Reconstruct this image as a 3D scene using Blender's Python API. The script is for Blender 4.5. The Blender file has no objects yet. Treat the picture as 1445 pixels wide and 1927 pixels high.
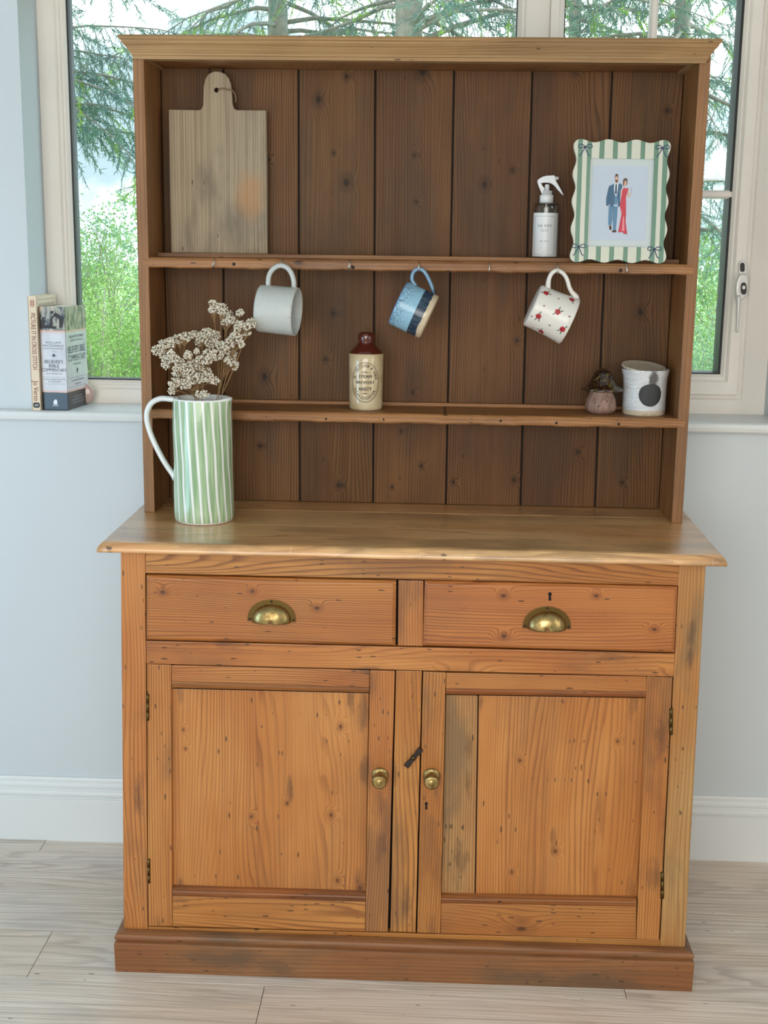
import bpy, bmesh, math, random
import numpy as np
from mathutils import Vector, Matrix, noise as mnoise
random.seed(7)
RNG = np.random.default_rng(7)
SC = bpy.context.scene
COL = SC.collection
PI = math.pi

# ------------------------------------------------------------------ camera
W_, H_ = 1445, 1927
CX, CY, CZ = 0.04401, -2.54063, 1.57713
YAW, PITCH, ROLL, FPX = -0.0375846, 0.2050945, 0.0131933, 2385.57
_cy, _sy, _cp, _sp, _cr, _sr = (math.cos(YAW), math.sin(YAW), math.cos(PITCH), math.sin(PITCH), math.cos(ROLL), math.sin(ROLL))
FWD = Vector((_sy*_cp, _cy*_cp, -_sp))
_r = Vector((_cy, -_sy, 0)); _u = _r.cross(FWD)
RGT = _r*_cr + _u*_sr
UPV = -_r*_sr + _u*_cr
CAM = Vector((CX, CY, CZ))
cd = bpy.data.cameras.new('camera')
cam = bpy.data.objects.new('camera', cd); COL.objects.link(cam)
cam.matrix_world = Matrix(((RGT.x, UPV.x, -FWD.x, CX), (RGT.y, UPV.y, -FWD.y, CY), (RGT.z, UPV.z, -FWD.z, CZ), (0, 0, 0, 1)))
cd.sensor_fit = 'VERTICAL'; cd.sensor_height = 24; cd.lens = FPX/H_*24
cd.clip_start = 0.05; cd.clip_end = 500
SC.camera = cam

def ray(u, v):
    return FWD + RGT*((u-W_/2)/FPX) - UPV*((v-H_/2)/FPX)
def A(u, v, y):
    "measured point on the upright plane at depth y"
    d = ray(u, v); t = (y-CY)/d.y; return CAM + d*t
def G(u, v, z):
    "measured point on the level plane at height z"
    d = ray(u, v); t = (z-CZ)/d.z; return CAM + d*t

# ------------------------------------------------------------------ node helper
class NT:
    def __init__(s, tree): s.t = tree; s.n = tree.nodes; s.l = tree.links
    def node(s, typ, **kw):
        n = s.n.new(typ)
        for k, v in kw.items():
            if k.startswith('i_'): s.set(n.inputs[k[2:].replace('_', ' ')], v)
            elif k.startswith('n_'): s.set(n.inputs[int(k[2:])], v)
            else: setattr(n, k, v)
        return n
    def set(s, sock, v):
        if isinstance(v, bpy.types.NodeSocket): s.l.new(v, sock)
        else: sock.default_value = v
    def m(s, op, a, b=0.0, c=0.0, clamp=False):
        n = s.n.new('ShaderNodeMath'); n.operation = op; n.use_clamp = clamp
        s.set(n.inputs[0], a); s.set(n.inputs[1], b)
        if len(n.inputs) > 2: s.set(n.inputs[2], c)
        return n.outputs[0]
    def vm(s, op, a, b=(0, 0, 0)):
        n = s.n.new('ShaderNodeVectorMath'); n.operation = op
        s.set(n.inputs[0], a)
        if op == 'SCALE': s.set(n.inputs[3], b)
        else: s.set(n.inputs[1], b)
        return n.outputs[1] if op in ('LENGTH', 'DISTANCE') else n.outputs[0]
    def mix(s, f, a, b, blend='MIX'):
        n = s.n.new('ShaderNodeMix'); n.data_type = 'RGBA'; n.blend_type = blend
        s.set(n.inputs[0], f); s.set(n.inputs[6], a); s.set(n.inputs[7], b)
        return n.outputs[2]
    def noise(s, vec, scale=1.0, detail=2.0, rough=.5, dist=0.0):
        n = s.node('ShaderNodeTexNoise', i_Scale=scale, i_Detail=detail, i_Roughness=rough, i_Distortion=dist)
        if vec is not None: s.l.new(vec, n.inputs['Vector'])
        return n.outputs[0]
    def sstep(s, x, lo, hi, a=0.0, b=1.0, typ='SMOOTHSTEP'):
        n = s.n.new('ShaderNodeMapRange'); n.interpolation_type = typ
        s.set(n.inputs[0], x); s.set(n.inputs[1], lo); s.set(n.inputs[2], hi); s.set(n.inputs[3], a); s.set(n.inputs[4], b)
        return n.outputs[0]
    def ramp(s, f, stops, interp='LINEAR'):
        n = s.n.new('ShaderNodeValToRGB'); cr = n.color_ramp; cr.interpolation = interp
        while len(cr.elements) > 1: cr.elements.remove(cr.elements[-1])
        cr.elements[0].position = stops[0][0]; cr.elements[0].color = stops[0][1]
        for p, c in stops[1:]:
            e = cr.elements.new(p); e.color = c
        s.set(n.inputs[0], f); return n.outputs[0]

def lin(c):
    c /= 255.0
    return c/12.92 if c <= .04045 else ((c+.055)/1.055)**2.4
def rgb(r, g, b): return (lin(r), lin(g), lin(b), 1.0)

# ------------------------------------------------------------------ world, lights, exposure
world = bpy.data.worlds.new('daylight_sky'); SC.world = world; world.use_nodes = True
w = NT(world.node_tree); w.n.clear()
tc = w.node('ShaderNodeTexCoord')
cl = w.noise(tc.outputs['Generated'], 5.0, 5, .55, .3)
cov = w.sstep(cl, .40, .56)
skyc = w.mix(cov, (0.20, 0.265, 0.30, 1), (0.84, 0.94, 1.0, 1))
bg = w.node('ShaderNodeBackground', i_Color=skyc, i_Strength=3.6)
wo = w.node('ShaderNodeOutputWorld'); w.l.new(bg.outputs[0], wo.inputs[0])

def area(name, loc, target, sx, sy, power, col):
    ld = bpy.data.lights.new(name, 'AREA'); ld.shape = 'RECTANGLE'; ld.size = sx; ld.size_y = sy
    ld.energy = power; ld.color = col
    o = bpy.data.objects.new(name, ld); COL.objects.link(o); o.location = loc
    o.rotation_euler = (Vector(target)-Vector(loc)).to_track_quat('-Z', 'Y').to_euler()
    return o
area('assumed_window_light_left', (-2.12, -.75, 1.05), (-.6, .6, .95), 1.1, .9, 19, (.42, .72, 1.0))  # cool area light for an assumed, unseen window; the left wall has no opening
area('assumed_window_light_right', (2.12, -1.5, 1.5), (0, -.7, 1.1), 1.2, 1.3, 16, (1.0, .92, .80))  # warm area light added for an assumed window; the right wall is solid
area('assumed_window_light_rear', (-0.35, -3.9, 1.55), (0, .5, .9), 2.6, 1.7, 88, (1.0, .955, .89))  # main frontal area light; glazing behind the camera is only assumed, not built
sun = bpy.data.lights.new('sun', 'SUN'); sun.energy = 9.0; sun.angle = .7; sun.color = (.70, .87, 1.0)
so = bpy.data.objects.new('sun', sun); COL.objects.link(so)
so.rotation_euler = Vector((-1.0, -.36, -.58)).to_track_quat('-Z', 'Y').to_euler()
SC.view_settings.view_transform = 'Standard'; SC.view_settings.look = 'None'
SC.view_settings.gamma = 1.0; SC.view_settings.use_curve_mapping = False
SC.view_settings.exposure = 0.0
SC.cycles.use_denoising = True; SC.cycles.adaptive_threshold = .02
SC.cycles.max_bounces = 8; SC.cycles.transparent_max_bounces = 16

# ------------------------------------------------------------------ object helpers
def link(name, me, mat, parent=None, smooth=False, keep_local=False):
    o = bpy.data.objects.new(name, me); COL.objects.link(o)
    if mat is not None: me.materials.append(mat)
    if smooth:
        me.shade_smooth()
    if parent is not None:
        o.parent = parent
        if parent.type == 'EMPTY' and not keep_local:
            loc = Vector(); q = parent
            while q is not None: loc += q.location; q = q.parent
            o.location = -loc
    return o
def from_bm(name, bm, mat, parent=None, smooth=False, keep_local=False):
    me = bpy.data.meshes.new(name); bm.to_mesh(me); bm.free()
    return link(name, me, mat, parent, smooth, keep_local)
def raw(name, verts, faces, mat, parent=None, smooth=False, keep_local=False):
    me = bpy.data.meshes.new(name); me.from_pydata([tuple(v) for v in verts], [], faces); me.update()
    return link(name, me, mat, parent, smooth, keep_local)
def tag(o, label, cat=None, group=None, kind=None):
    if label: o['label'] = label
    if cat: o['category'] = cat
    if group: o['group'] = group
    if kind: o['kind'] = kind
    return o
def thing(name, loc, label, cat, group=None, mat=None):
    e = bpy.data.objects.new(name, None); COL.objects.link(e); e.empty_display_size = .05
    e.location = loc
    if mat is not None: e.matrix_world = mat
    return tag(e, label, cat, group)
def struct(o, label=None):
    o['kind'] = 'structure'
    if label: o['label'] = label
    return o
def bevel(bm, w, seg=2, edges=None):
    if w > 0:
        bmesh.ops.bevel(bm, geom=edges or bm.edges[:], offset=w, segments=seg, profile=.6, affect='EDGES', clamp_overlap=True)
def addbox(bm, x0, x1, y0, y1, z0, z1, bev=0.0, M=None):
    vs = [bm.verts.new((x, y, z)) for x in (x0, x1) for y in (y0, y1) for z in (z0, z1)]
    fs = [(0, 1, 3, 2), (4, 6, 7, 5), (0, 4, 5, 1), (2, 3, 7, 6), (0, 2, 6, 4), (1, 5, 7, 3)]
    F = [bm.faces.new([vs[i] for i in f]) for f in fs]
    if bev > 0:
        es = list({e for f in F for e in f.edges})
        r = bmesh.ops.bevel(bm, geom=es, offset=bev, segments=2, profile=.6, affect='EDGES', clamp_overlap=True)
    if M is not None:
        bmesh.ops.transform(bm, matrix=M, verts=vs)
    return vs
def box(name, x0, x1, y0, y1, z0, z1, mat, parent=None, bev=0.0, keep_local=False):
    bm = bmesh.new(); addbox(bm, x0, x1, y0, y1, z0, z1, bev)
    bmesh.ops.recalc_face_normals(bm, faces=bm.faces)
    return from_bm(name, bm, mat, parent, keep_local=keep_local)
def prism(bm, front, back, bev=0.0):
    a = [bm.verts.new(p) for p in front]; b = [bm.verts.new(p) for p in back]
    n = len(a)
    fs = [bm.faces.new(a), bm.faces.new(b[::-1])]
    for i in range(n): fs.append(bm.faces.new((a[(i+1) % n], a[i], b[i], b[(i+1) % n])))
    bmesh.ops.recalc_face_normals(bm, faces=fs)
    if bev > 0: bevel(bm, bev, 2, list({e for f in fs for e in f.edges}))
def qslab(name, quv, y, th, mat, parent, bev=.0015):
    "board whose front face has the measured corners quv (TL,TR,BR,BL) on plane y"
    P = [A(u, v, y) for u, v in quv]
    bm = bmesh.new(); prism(bm, P, [p+Vector((0, th, 0)) for p in P], bev)
    return from_bm(name, bm, mat, parent)
def extrude_profile(name, prof, x0, x1, mat, parent=None, caps=True, mx0=None, mx1=None):
    "profile [(y,z)] swept along x; mx0/mx1 give a mitre: x offset per profile point"
    n = len(prof)
    v = [(x0+(mx0[i] if mx0 else 0), p[0], p[1]) for i, p in enumerate(prof)] + [(x1+(mx1[i] if mx1 else 0), p[0], p[1]) for i, p in enumerate(prof)]
    f = [(i, (i+1) % n, n+(i+1) % n, n+i) for i in range(n)]
    if caps: f += [tuple(range(n))[::-1], tuple(range(n, 2*n))]
    bm = bmesh.new(); vs = [bm.verts.new(p) for p in v]
    for q in f: bm.faces.new([vs[i] for i in q])
    bmesh.ops.recalc_face_normals(bm, faces=bm.faces)
    return from_bm(name, bm, mat, parent)
def lathe_bm(bm, prof, seg=48, M=None, close_bottom=True, close_top=False, fn=None):
    rings = []
    for (r, z) in prof:
        ring = []
        for k in range(seg):
            t = 2*PI*k/seg
            p = Vector((r*math.cos(t), r*math.sin(t), z))
            if fn: p = fn(p, t)
            if M is not None: p = M @ p
            ring.append(bm.verts.new(p))
        rings.append(ring)
    for a, b in zip(rings, rings[1:]):
        for k in range(seg):
            bm.faces.new((a[k], a[(k+1) % seg], b[(k+1) % seg], b[k]))
    if close_bottom: bm.faces.new(rings[0][::-1])
    if close_top: bm.faces.new(rings[-1])
    return rings
def lathe(name, prof, mat, parent=None, M=None, seg=48, cb=True, ct=False, fn=None, keep_local=False, smooth=True):
    bm = bmesh.new(); lathe_bm(bm, prof, seg, M, cb, ct, fn)
    bmesh.ops.recalc_face_normals(bm, faces=bm.faces)
    return from_bm(name, bm, mat, parent, smooth, keep_local)
def smoothpath(pts, sub=6):
    P = [Vector(p) for p in pts]; out = []
    for i in range(len(P)-1):
        p0 = P[max(i-1, 0)]; p1 = P[i]; p2 = P[i+1]; p3 = P[min(i+2, len(P)-1)]
        for k in range(sub):
            t = k/sub
            out.append(.5*((2*p1)+(-p0+p2)*t+(2*p0-5*p1+4*p2-p3)*t*t+(-p0+3*p1-3*p2+p3)*t**3))
    out.append(P[-1]); return out
def tube_bm(bm, pts, r, seg=10, sub=6, r2=None, flat=None):
    "tube along pts; r a number or list along pts; r2 = radius in the second direction; flat = reference normal"
    P = smoothpath(pts, sub) if sub > 1 else [Vector(p) for p in pts]
    n = len(P)
    def rad(R, i):
        if isinstance(R, (int, float)): return R
        s = i/(n-1)*(len(R)-1); k = min(int(s), len(R)-2); f = s-k
        return R[k]*(1-f)+R[k+1]*f
    rings = []; ref = Vector(flat) if flat else None; prevn = None
    for i, p in enumerate(P):
        t = (P[min(i+1, n-1)]-P[max(i-1, 0)]).normalized()
        if ref is not None: nn = (ref - t*ref.dot(t)).normalized()
        elif prevn is None:
            a = Vector((0, 0, 1)) if abs(t.z) < .9 else Vector((1, 0, 0)); nn = (a-t*a.dot(t)).normalized()
        else: nn = (prevn-t*prevn.dot(t)).normalized()
        prevn = nn; bb = t.cross(nn)
        ra = rad(r, i); rb = rad(r2, i) if r2 is not None else ra
        rings.append([bm.verts.new(p + nn*(ra*math.cos(2*PI*k/seg)) + bb*(rb*math.sin(2*PI*k/seg))) for k in range(seg)])
    for a, b in zip(rings, rings[1:]):
        for k in range(seg): bm.faces.new((a[k], a[(k+1) % seg], b[(k+1) % seg], b[k]))
    bm.faces.new(rings[0][::-1]); bm.faces.new(rings[-1])
def tube(name, pts, r, mat, parent=None, seg=10, sub=6, r2=None, flat=None, keep_local=False):
    bm = bmesh.new(); tube_bm(bm, pts, r, seg, sub, r2, flat)
    bmesh.ops.recalc_face_normals(bm, faces=bm.faces)
    return from_bm(name, bm, mat, parent, True, keep_local)
_txt = {}
def text_pts(s, size, bold=0.0, align='CENTER', res=3, sp=1.0):
    key = (s, size, bold, align, sp)
    if key in _txt: return _txt[key]
    cu = bpy.data.curves.new('lettering_source', 'FONT'); cu.body = s; cu.size = size; cu.align_x = align; cu.align_y = 'CENTER'
    cu.resolution_u = res; cu.space_character = sp
    o = bpy.data.objects.new('lettering_source', cu); COL.objects.link(o)
    dg = bpy.context.evaluated_depsgraph_get(); me = o.evaluated_get(dg).to_mesh()
    vs = [tuple(v.co) for v in me.vertices]; fs = [tuple(p.vertices) for p in me.polygons]
    o.evaluated_get(dg).to_mesh_clear(); bpy.data.objects.remove(o); bpy.data.curves.remove(cu)
    _txt[key] = (vs, fs); return vs, fs
class Letters:
    "collects lettering through a mapping (a,b)->3D point into one part"
    def __init__(s): s.v = []; s.f = []
    def add(s, txt, size, fn, pos=(0, 0), sx=1.0, sy=1.0, rot=0.0, bold=0.0, align='CENTER', sp=1.0):
        vs, fs = text_pts(txt, size, bold, align, 3, sp); b = len(s.v); c, q = math.cos(rot), math.sin(rot)
        for sh in ((-bold*size*.8, 0, bold*size*.8) if bold else (0,)):
            b = len(s.v)
            for x, y, _ in vs:
                x = (x+sh)*sx; y *= sy
                s.v.append(tuple(fn(pos[0]+x*c-y*q, pos[1]+x*q+y*c)))
            s.f += [tuple(i+b for i in f) for f in fs]
    def poly(s, pts, fn):
        b = len(s.v); s.v += [tuple(fn(*p)) for p in pts]; s.f.append(tuple(range(b, b+len(pts))))
    def line(s, pts, wd, fn, closed=False):
        n = len(pts); b = len(s.v)
        for i in range(n):
            p = Vector(pts[i]); a = Vector(pts[(i-1) % n] if (closed or i > 0) else pts[i]); c = Vector(pts[(i+1) % n] if (closed or i < n-1) else pts[i])
            t = (c-a); t = t.normalized() if t.length > 0 else Vector((1, 0)); nn = Vector((-t.y, t.x))*(wd/2)
            s.v.append(tuple(fn(*(p+nn)))); s.v.append(tuple(fn(*(p-nn))))
        for i in range(n if closed else n-1):
            j = (i+1) % n; s.f.append((b+2*i, b+2*i+1, b+2*j+1, b+2*j))
    def build(s, name, mat, parent, keep_local=False):
        return raw(name, s.v, s.f, mat, parent, keep_local=keep_local)

# ------------------------------------------------------------------ materials
def principled(name, col, rough=.5, metal=0.0, coat=0.0, spec=.5, **kw):
    m = bpy.data.materials.new(name); m.use_nodes = True; t = NT(m.node_tree); b = m.node_tree.nodes['Principled BSDF']
    t.set(b.inputs['Base Color'], col); t.set(b.inputs['Roughness'], rough); b.inputs['Metallic'].default_value = metal
    b.inputs['Coat Weight'].default_value = coat; b.inputs['Coat Roughness'].default_value = .1
    b.inputs['Specular IOR Level'].default_value = spec
    for k, v in kw.items(): t.set(b.inputs[k.replace('_', ' ')], v)
    return m, t, b
def bump(t, b, h, strength=.3, dist=.002):
    n = t.node('ShaderNodeBump', i_Strength=strength, i_Distance=dist, i_Height=h); t.l.new(n.outputs[0], b.inputs['Normal'])
def painted(name, col, rough=.5, noise_amt=.03, scale=6.0, bmp=.05):
    m, t, b = principled(name, col, rough)
    c = t.node('ShaderNodeTexCoord').outputs['Object']
    n = t.noise(c, scale, 4)
    t.set(b.inputs['Base Color'], t.mix(t.sstep(n, .3, .7, 0, 1), col, tuple(x*(1-noise_amt*2) for x in col[:3])+(1,)))
    bump(t, b, t.noise(c, 180, 3), bmp, .001)
    return m

def wood(name, axis, base, light, dark, knots=(), freq=95, wob=26, ring=.55, rough=.5, coat=.0, dents=.3, grime=.25,
         grime_col=(78, 62, 48), fibre=.5, dentscale=1.0, auto_knots=.0, halo=.5, spec=.5, coat_rough=.12, scratch=0.0, smudge=(), coat_ior=1.5, rand=.12, contrast=1.0):
    base, light, dark, gcol = rgb(*base), rgb(*light), rgb(*dark), rgb(*grime_col)
    m, t, b = principled(name, base, rough, coat=coat, spec=spec)
    b.inputs['Coat Roughness'].default_value = coat_rough; b.inputs['Coat IOR'].default_value = coat_ior
    c = t.node('ShaderNodeTexCoord').outputs['Object']
    oi = t.node('ShaderNodeObjectInfo').outputs['Random']
    sp = t.node('ShaderNodeSeparateXYZ'); t.l.new(c, sp.inputs[0]); x, y, z = sp.outputs
    order = {'z': (x, z, y), 'x': (z, x, y), 'y': (x, y, z), 'f': (y, x, z)}[axis]
    cb = t.node('ShaderNodeCombineXYZ')
    for i in range(3): t.l.new(order[i], cb.inputs[i])
    P0 = cb.outputs[0]                                        # (across, along, depth)
    offs = t.node('ShaderNodeCombineXYZ', n_0=t.m('MULTIPLY', oi, 37.0), n_1=t.m('MULTIPLY', oi, 91.0), n_2=t.m('MULTIPLY', oi, 13.0)).outputs[0]
    P = t.vm('ADD', P0, offs)
    n1 = t.noise(t.vm('MULTIPLY', P, (6.5, .75, 6.5)), 1.0, 1.5, .45)
    phase = t.m('ADD', t.m('MULTIPLY', t.node('ShaderNodeSeparateXYZ', n_0=P).outputs[0], float(freq)), t.m('MULTIPLY', n1, float(wob)))
    n2 = t.noise(t.vm('MULTIPLY', P, (28, 2.2, 28)), 1.0, 2, .5)
    phase = t.m('ADD', phase, t.m('MULTIPLY', n2, 2.4))
    kd = None; kh = None
    for (ka, kl, kr) in knots:
        d = t.vm('LENGTH', t.vm('MULTIPLY', t.vm('SUBTRACT', P0, (ka, kl, 0)), (1/kr, .75/kr, 0)))
        dk = t.sstep(d, .45, .95, 1, 0); hh = t.sstep(d, .3, 5.5, 1, 0)
        hh = t.m('MULTIPLY', hh, hh)
        kd = dk if kd is None else t.m('MAXIMUM', kd, dk)
        kh = hh if kh is None else t.m('MAXIMUM', kh, hh)
    if auto_knots > 0:
        v = t.node('ShaderNodeTexVoronoi', voronoi_dimensions='2D', i_Scale=1.0, i_Randomness=1.0)
        t.l.new(t.vm('MULTIPLY', P, (7.5, 3.6, 1)), v.inputs['Vector'])
        gate = t.sstep(t.node('ShaderNodeSeparateColor', n_0=v.outputs['Color']).outputs[0], 1-auto_knots-.01, 1-auto_knots)
        dk = t.m('MULTIPLY', t.sstep(v.outputs['Distance'], .02, .055, 1, 0), gate)
        hh = t.m('MULTIPLY', t.sstep(v.outputs['Distance'], .0, .45, 1, 0), gate)
        hh = t.m('MULTIPLY', hh, hh)
        kd = dk if kd is None else t.m('MAXIMUM', kd, dk)
        kh = hh if kh is None else t.m('MAXIMUM', kh, hh)
    if kh is not None: phase = t.m('ADD', phase, t.m('MULTIPLY', kh, 7.0*halo))
    fr = t.m('FRACT', phase)
    rg = t.m('MULTIPLY', t.sstep(fr, .42, .88), t.sstep(fr, .9, 1.0, 1, 0))
    rg = t.m('MULTIPLY', rg, t.sstep(t.noise(t.vm('MULTIPLY', P, (9, .7, 9)), 1.0, 2), .3, .65, .35, 1.0))
    fib = t.noise(t.vm('MULTIPLY', P, (420, 9, 420)), 1.0, 3, .6)
    fib2 = t.noise(t.vm('MULTIPLY', P, (90, 2.5, 90)), 1.0, 3, .6)
    blot = t.noise(t.vm('MULTIPLY', P, (6, 2.2, 6)), 1.0, 3, .55)
    colr = t.mix(t.sstep(blot, .32, .68), base, light)
    colr = t.mix(t.m('MULTIPLY', rg, ring), colr, dark)
    colr = t.mix(t.m('MULTIPLY', t.sstep(fib2, .42, .75), .35*fibre), colr, dark)
    colr = t.mix(t.m('MULTIPLY', t.sstep(fib, .4, .75), .22*fibre), colr, light)
    stk = t.noise(t.vm('MULTIPLY', t.vm('ADD', P, (5.1, 2.2, 7.7)), (260, 1.6, 260)), 1.0, 2, .5)
    colr = t.mix(t.m('MULTIPLY', t.sstep(stk, .54, .66), .42*fibre*contrast), colr, dark)
    # worn greyish patches
    g = t.m('MULTIPLY', t.sstep(t.noise(t.vm('MULTIPLY', t.vm('ADD', P, (3.3, 8.8, 1.1)), (9, 3.0, 9)), 1.0, 4, .6), .47, .66), grime)
    colr = t.mix(g, colr, gcol)
    # dents and worm holes: short dark dashes along the grain
    v = t.node('ShaderNodeTexVoronoi', voronoi_dimensions='2D', i_Scale=1.0)
    t.l.new(t.vm('MULTIPLY', P, (150/dentscale, 34/dentscale, 1)), v.inputs['Vector'])
    patch = t.sstep(t.noise(t.vm('MULTIPLY', P, (10, 5, 10)), 1.0, 2), .45, .62)
    gate = t.m('GREATER_THAN', t.node('ShaderNodeSeparateColor', n_0=v.outputs['Color']).outputs[1], t.m('SUBTRACT', 1-.05*dents, t.m('MULTIPLY', patch, .10*dents)))
    dn = t.m('MULTIPLY', t.m('LESS_THAN', t.m('ADD', v.outputs['Distance'], t.m('MULTIPLY', t.noise(t.vm('MULTIPLY', P, (900, 300, 900)), 1.0, 1), .22)), t.m('ADD', .10, t.m('MULTIPLY', t.node('ShaderNodeSeparateColor', n_0=v.outputs['Color']).outputs[2], .26))), gate)
    colr = t.mix(t.m('MULTIPLY', dn, .8), colr, rgb(52, 32, 20))
    if kd is not None:
        colr = t.mix(t.m('MULTIPLY', t.sstep(kh, .3, .9), .35), colr, dark)
        colr = t.mix(t.m('MULTIPLY', kd, .8), colr, tuple(q*.35 for q in dark[:3])+(1,))
    for (ka, kl, kr) in smudge:
        d = t.vm('LENGTH', t.vm('MULTIPLY', t.vm('SUBTRACT', P0, (ka, kl, 0)), (1.3/kr, .38/kr, 0)))
        d = t.m('ADD', d, t.m('MULTIPLY', t.m('SUBTRACT', t.noise(t.vm('MULTIPLY', P, (60, 22, 60)), 1.0, 4, .65), .5), 2.6))
        colr = t.mix(t.m('MULTIPLY', t.m('MULTIPLY', t.sstep(d, .2, 1.25, 1, 0), t.sstep(fib2, .25, .6, .4, 1.0)), .55), colr, rgb(70, 48, 34))
    if scratch > 0:
        for (sx1, sy1, thr) in ((30, 330, .70), (300, 40, .735)):
            sn = t.noise(t.vm('MULTIPLY', t.vm('ADD', P, (1.7*sx1, 4.4, 2.0)), (sy1, sx1, sy1)), 1.0, 1, .4, .8)
            colr = t.mix(t.m('MULTIPLY', t.sstep(sn, thr, thr+.03), scratch), colr, rgb(222, 190, 146))
    # each board its own tone
    hv = t.node('ShaderNodeHueSaturation', i_Value=t.m('ADD', 1-rand/2, t.m('MULTIPLY', oi, rand)), i_Color=colr,
                i_Hue=t.m('ADD', .497, t.m('MULTIPLY', t.m('FRACT', t.m('MULTIPLY', oi, 7.31)), .008)))
    t.l.new(hv.outputs[0], b.inputs['Base Color'])
    h = t.m('SUBTRACT', t.m('ADD', t.m('MULTIPLY', rg, .35), t.m('MULTIPLY', fib, .5)), t.m('MULTIPLY', dn, 2.0))
    bump(t, b, h, .35, .0006)
    t.set(b.inputs['Roughness'], t.m('ADD', rough-.08, t.m('MULTIPLY', fib2, .16)))
    return m

def kn(y, axis, pts):
    out = []
    for u, v, r in pts:
        p = A(u, v, y); a, l = (p.x, p.z) if axis == 'z' else (p.z, p.x)
        out.append((a, l, r*.8/846.0))
    return out
YB = 0.440     # backboards of the rack
YR = 0.277     # front of the rack
PINE = dict(base=(172, 106, 48), light=(190, 130, 68), dark=(104, 50, 18))
W_back = wood('shade_darkened_backboard_pine', 'z', (92, 60, 31), (114, 77, 41), (40, 22, 10), freq=140, wob=14, ring=.6, rough=.5, dents=.10, grime=.35, rand=.20, grime_col=(66, 52, 40), halo=.35, spec=.22,  # pine tone darkened to carry the rack's inner shade; grain, knots and grime separate
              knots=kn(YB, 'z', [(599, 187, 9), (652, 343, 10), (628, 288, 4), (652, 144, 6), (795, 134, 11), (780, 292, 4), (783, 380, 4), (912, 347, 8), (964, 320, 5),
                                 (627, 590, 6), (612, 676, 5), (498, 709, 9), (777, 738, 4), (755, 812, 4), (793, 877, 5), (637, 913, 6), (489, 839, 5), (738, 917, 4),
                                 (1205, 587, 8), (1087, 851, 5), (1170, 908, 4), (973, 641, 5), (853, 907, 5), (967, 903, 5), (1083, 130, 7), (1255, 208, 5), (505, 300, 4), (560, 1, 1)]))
sm_v = kn(0, 'z', [(712, 1508, 20), (716, 1592, 17), (700, 1290, 16), (742, 1450, 12), (1245, 1385, 20), (1232, 1650, 22), (822, 1488, 14), (298, 1738, 10), (812, 1745, 16), (260, 1500, 16), (765, 1700, 18), (1300, 1190, 12), (1296, 1236, 10)])
sm_h = kn(0, 'x', [(690, 1262, 14), (660, 1690, 16), (340, 1693, 12), (430, 1212, 16), (1150, 1236, 16), (300, 1760, 12), (1190, 1700, 14)])
sm_p = kn(.012, 'z', [(545, 1486, 14), (683, 1330, 20), (686, 1450, 16), (676, 1668, 16), (660, 1310, 16), (340, 1664, 12), (340, 1305, 10), (1190, 1330, 14), (1185, 1675, 16), (1040, 1580, 12), (905, 1320, 8)])
sm_g = kn(.012, 'z', [(880, 1480, 14), (868, 1625, 22), (884, 1400, 14), (1300, 1190, 12), (1296, 1236, 10)])
W_side = wood('rack_side_pine', 'z', (138, 92, 52), (158, 110, 66), (88, 52, 26), freq=120, wob=12, ring=.45, rough=.5, dents=.3, grime=.3)
W_shelf = wood('rack_shelf_pine', 'x', (138, 92, 52), (168, 118, 70), (80, 46, 24), freq=150, wob=16, ring=.5, rough=.5, dents=.5, grime=.35, auto_knots=.10)
W_corn = wood('pale_cornice_pine', 'x', (156, 122, 80), (176, 142, 98), (108, 74, 44), freq=160, wob=10, ring=.45, rough=.5, dents=.3, grime=.25)
W_top = wood('worn_worktop_pine', 'f', (208, 152, 92), (230, 186, 128), (120, 72, 38), freq=90, wob=18, ring=.7, rough=.4, coat=1.0, coat_rough=.30, coat_ior=1.6, scratch=.5, dents=.7, grime=.55, grime_col=(120, 94, 62), auto_knots=.05, dentscale=1.3)
W_h = wood('orange_pine_level', 'x', **PINE, freq=150, wob=24, ring=.72, smudge=sm_h, rough=.42, coat=.12, dents=1.3, grime=.32, auto_knots=.10)
W_v = wood('orange_pine_upright', 'z', **PINE, freq=150, wob=18, ring=.72, smudge=sm_v, rough=.42, coat=.12, dents=.8, grime=.45, auto_knots=.08)
W_draw = wood('orange_pine_drawer', 'x', (172, 102, 46), (186, 120, 60), (102, 48, 18), freq=130, wob=26, ring=.7, rough=.38, coat=.2, dents=.5, grime=.14,
              knots=kn(0, 'x', [(308, 1112, 6), (476, 1111, 5), (597, 1142, 6), (947, 1119, 6), (1121, 1119, 5), (948, 1195, 6), (1230, 1182, 5)]))
W_panL = wood('orange_pine_panel', 'z', (180, 114, 50), (196, 136, 72), (116, 60, 22), freq=130, wob=22, ring=.65, rough=.42, smudge=sm_p, coat=.12, dents=.6, grime=.16,
              knots=kn(.012, 'z', [(349, 1409, 3), (345, 1373, 3), (641, 1367, 5), (473, 1537, 4), (623, 1534, 5), (635, 1657, 5), (677, 1671, 5), (540, 1512, 4),
                                   (978, 1431, 4), (963, 1641, 4), (1045, 1602, 5), (1162, 1395, 4)]), rand=.06)
W_grey = wood('greyed_pine_strip', 'z', (174, 114, 60), (180, 138, 88), (108, 64, 32), freq=130, wob=12, ring=.6, rough=.5, dents=1.0, grime=.7, grime_col=(112, 94, 68), smudge=sm_g)
W_mould = wood('reddish_moulding_pine', 'x', (146, 86, 42), (164, 104, 56), (84, 42, 20), freq=160, wob=10, ring=.5, rough=.42, coat=.12, dents=.6, grime=.4)
W_plin = wood('scuffed_plinth_pine', 'x', (132, 82, 46), (146, 100, 62), (82, 46, 26), freq=80, wob=10, ring=.4, rough=.55, dents=.9, grime=.8, grime_col=(92, 72, 54))
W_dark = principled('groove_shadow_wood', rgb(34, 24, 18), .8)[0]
W_board = None
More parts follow.
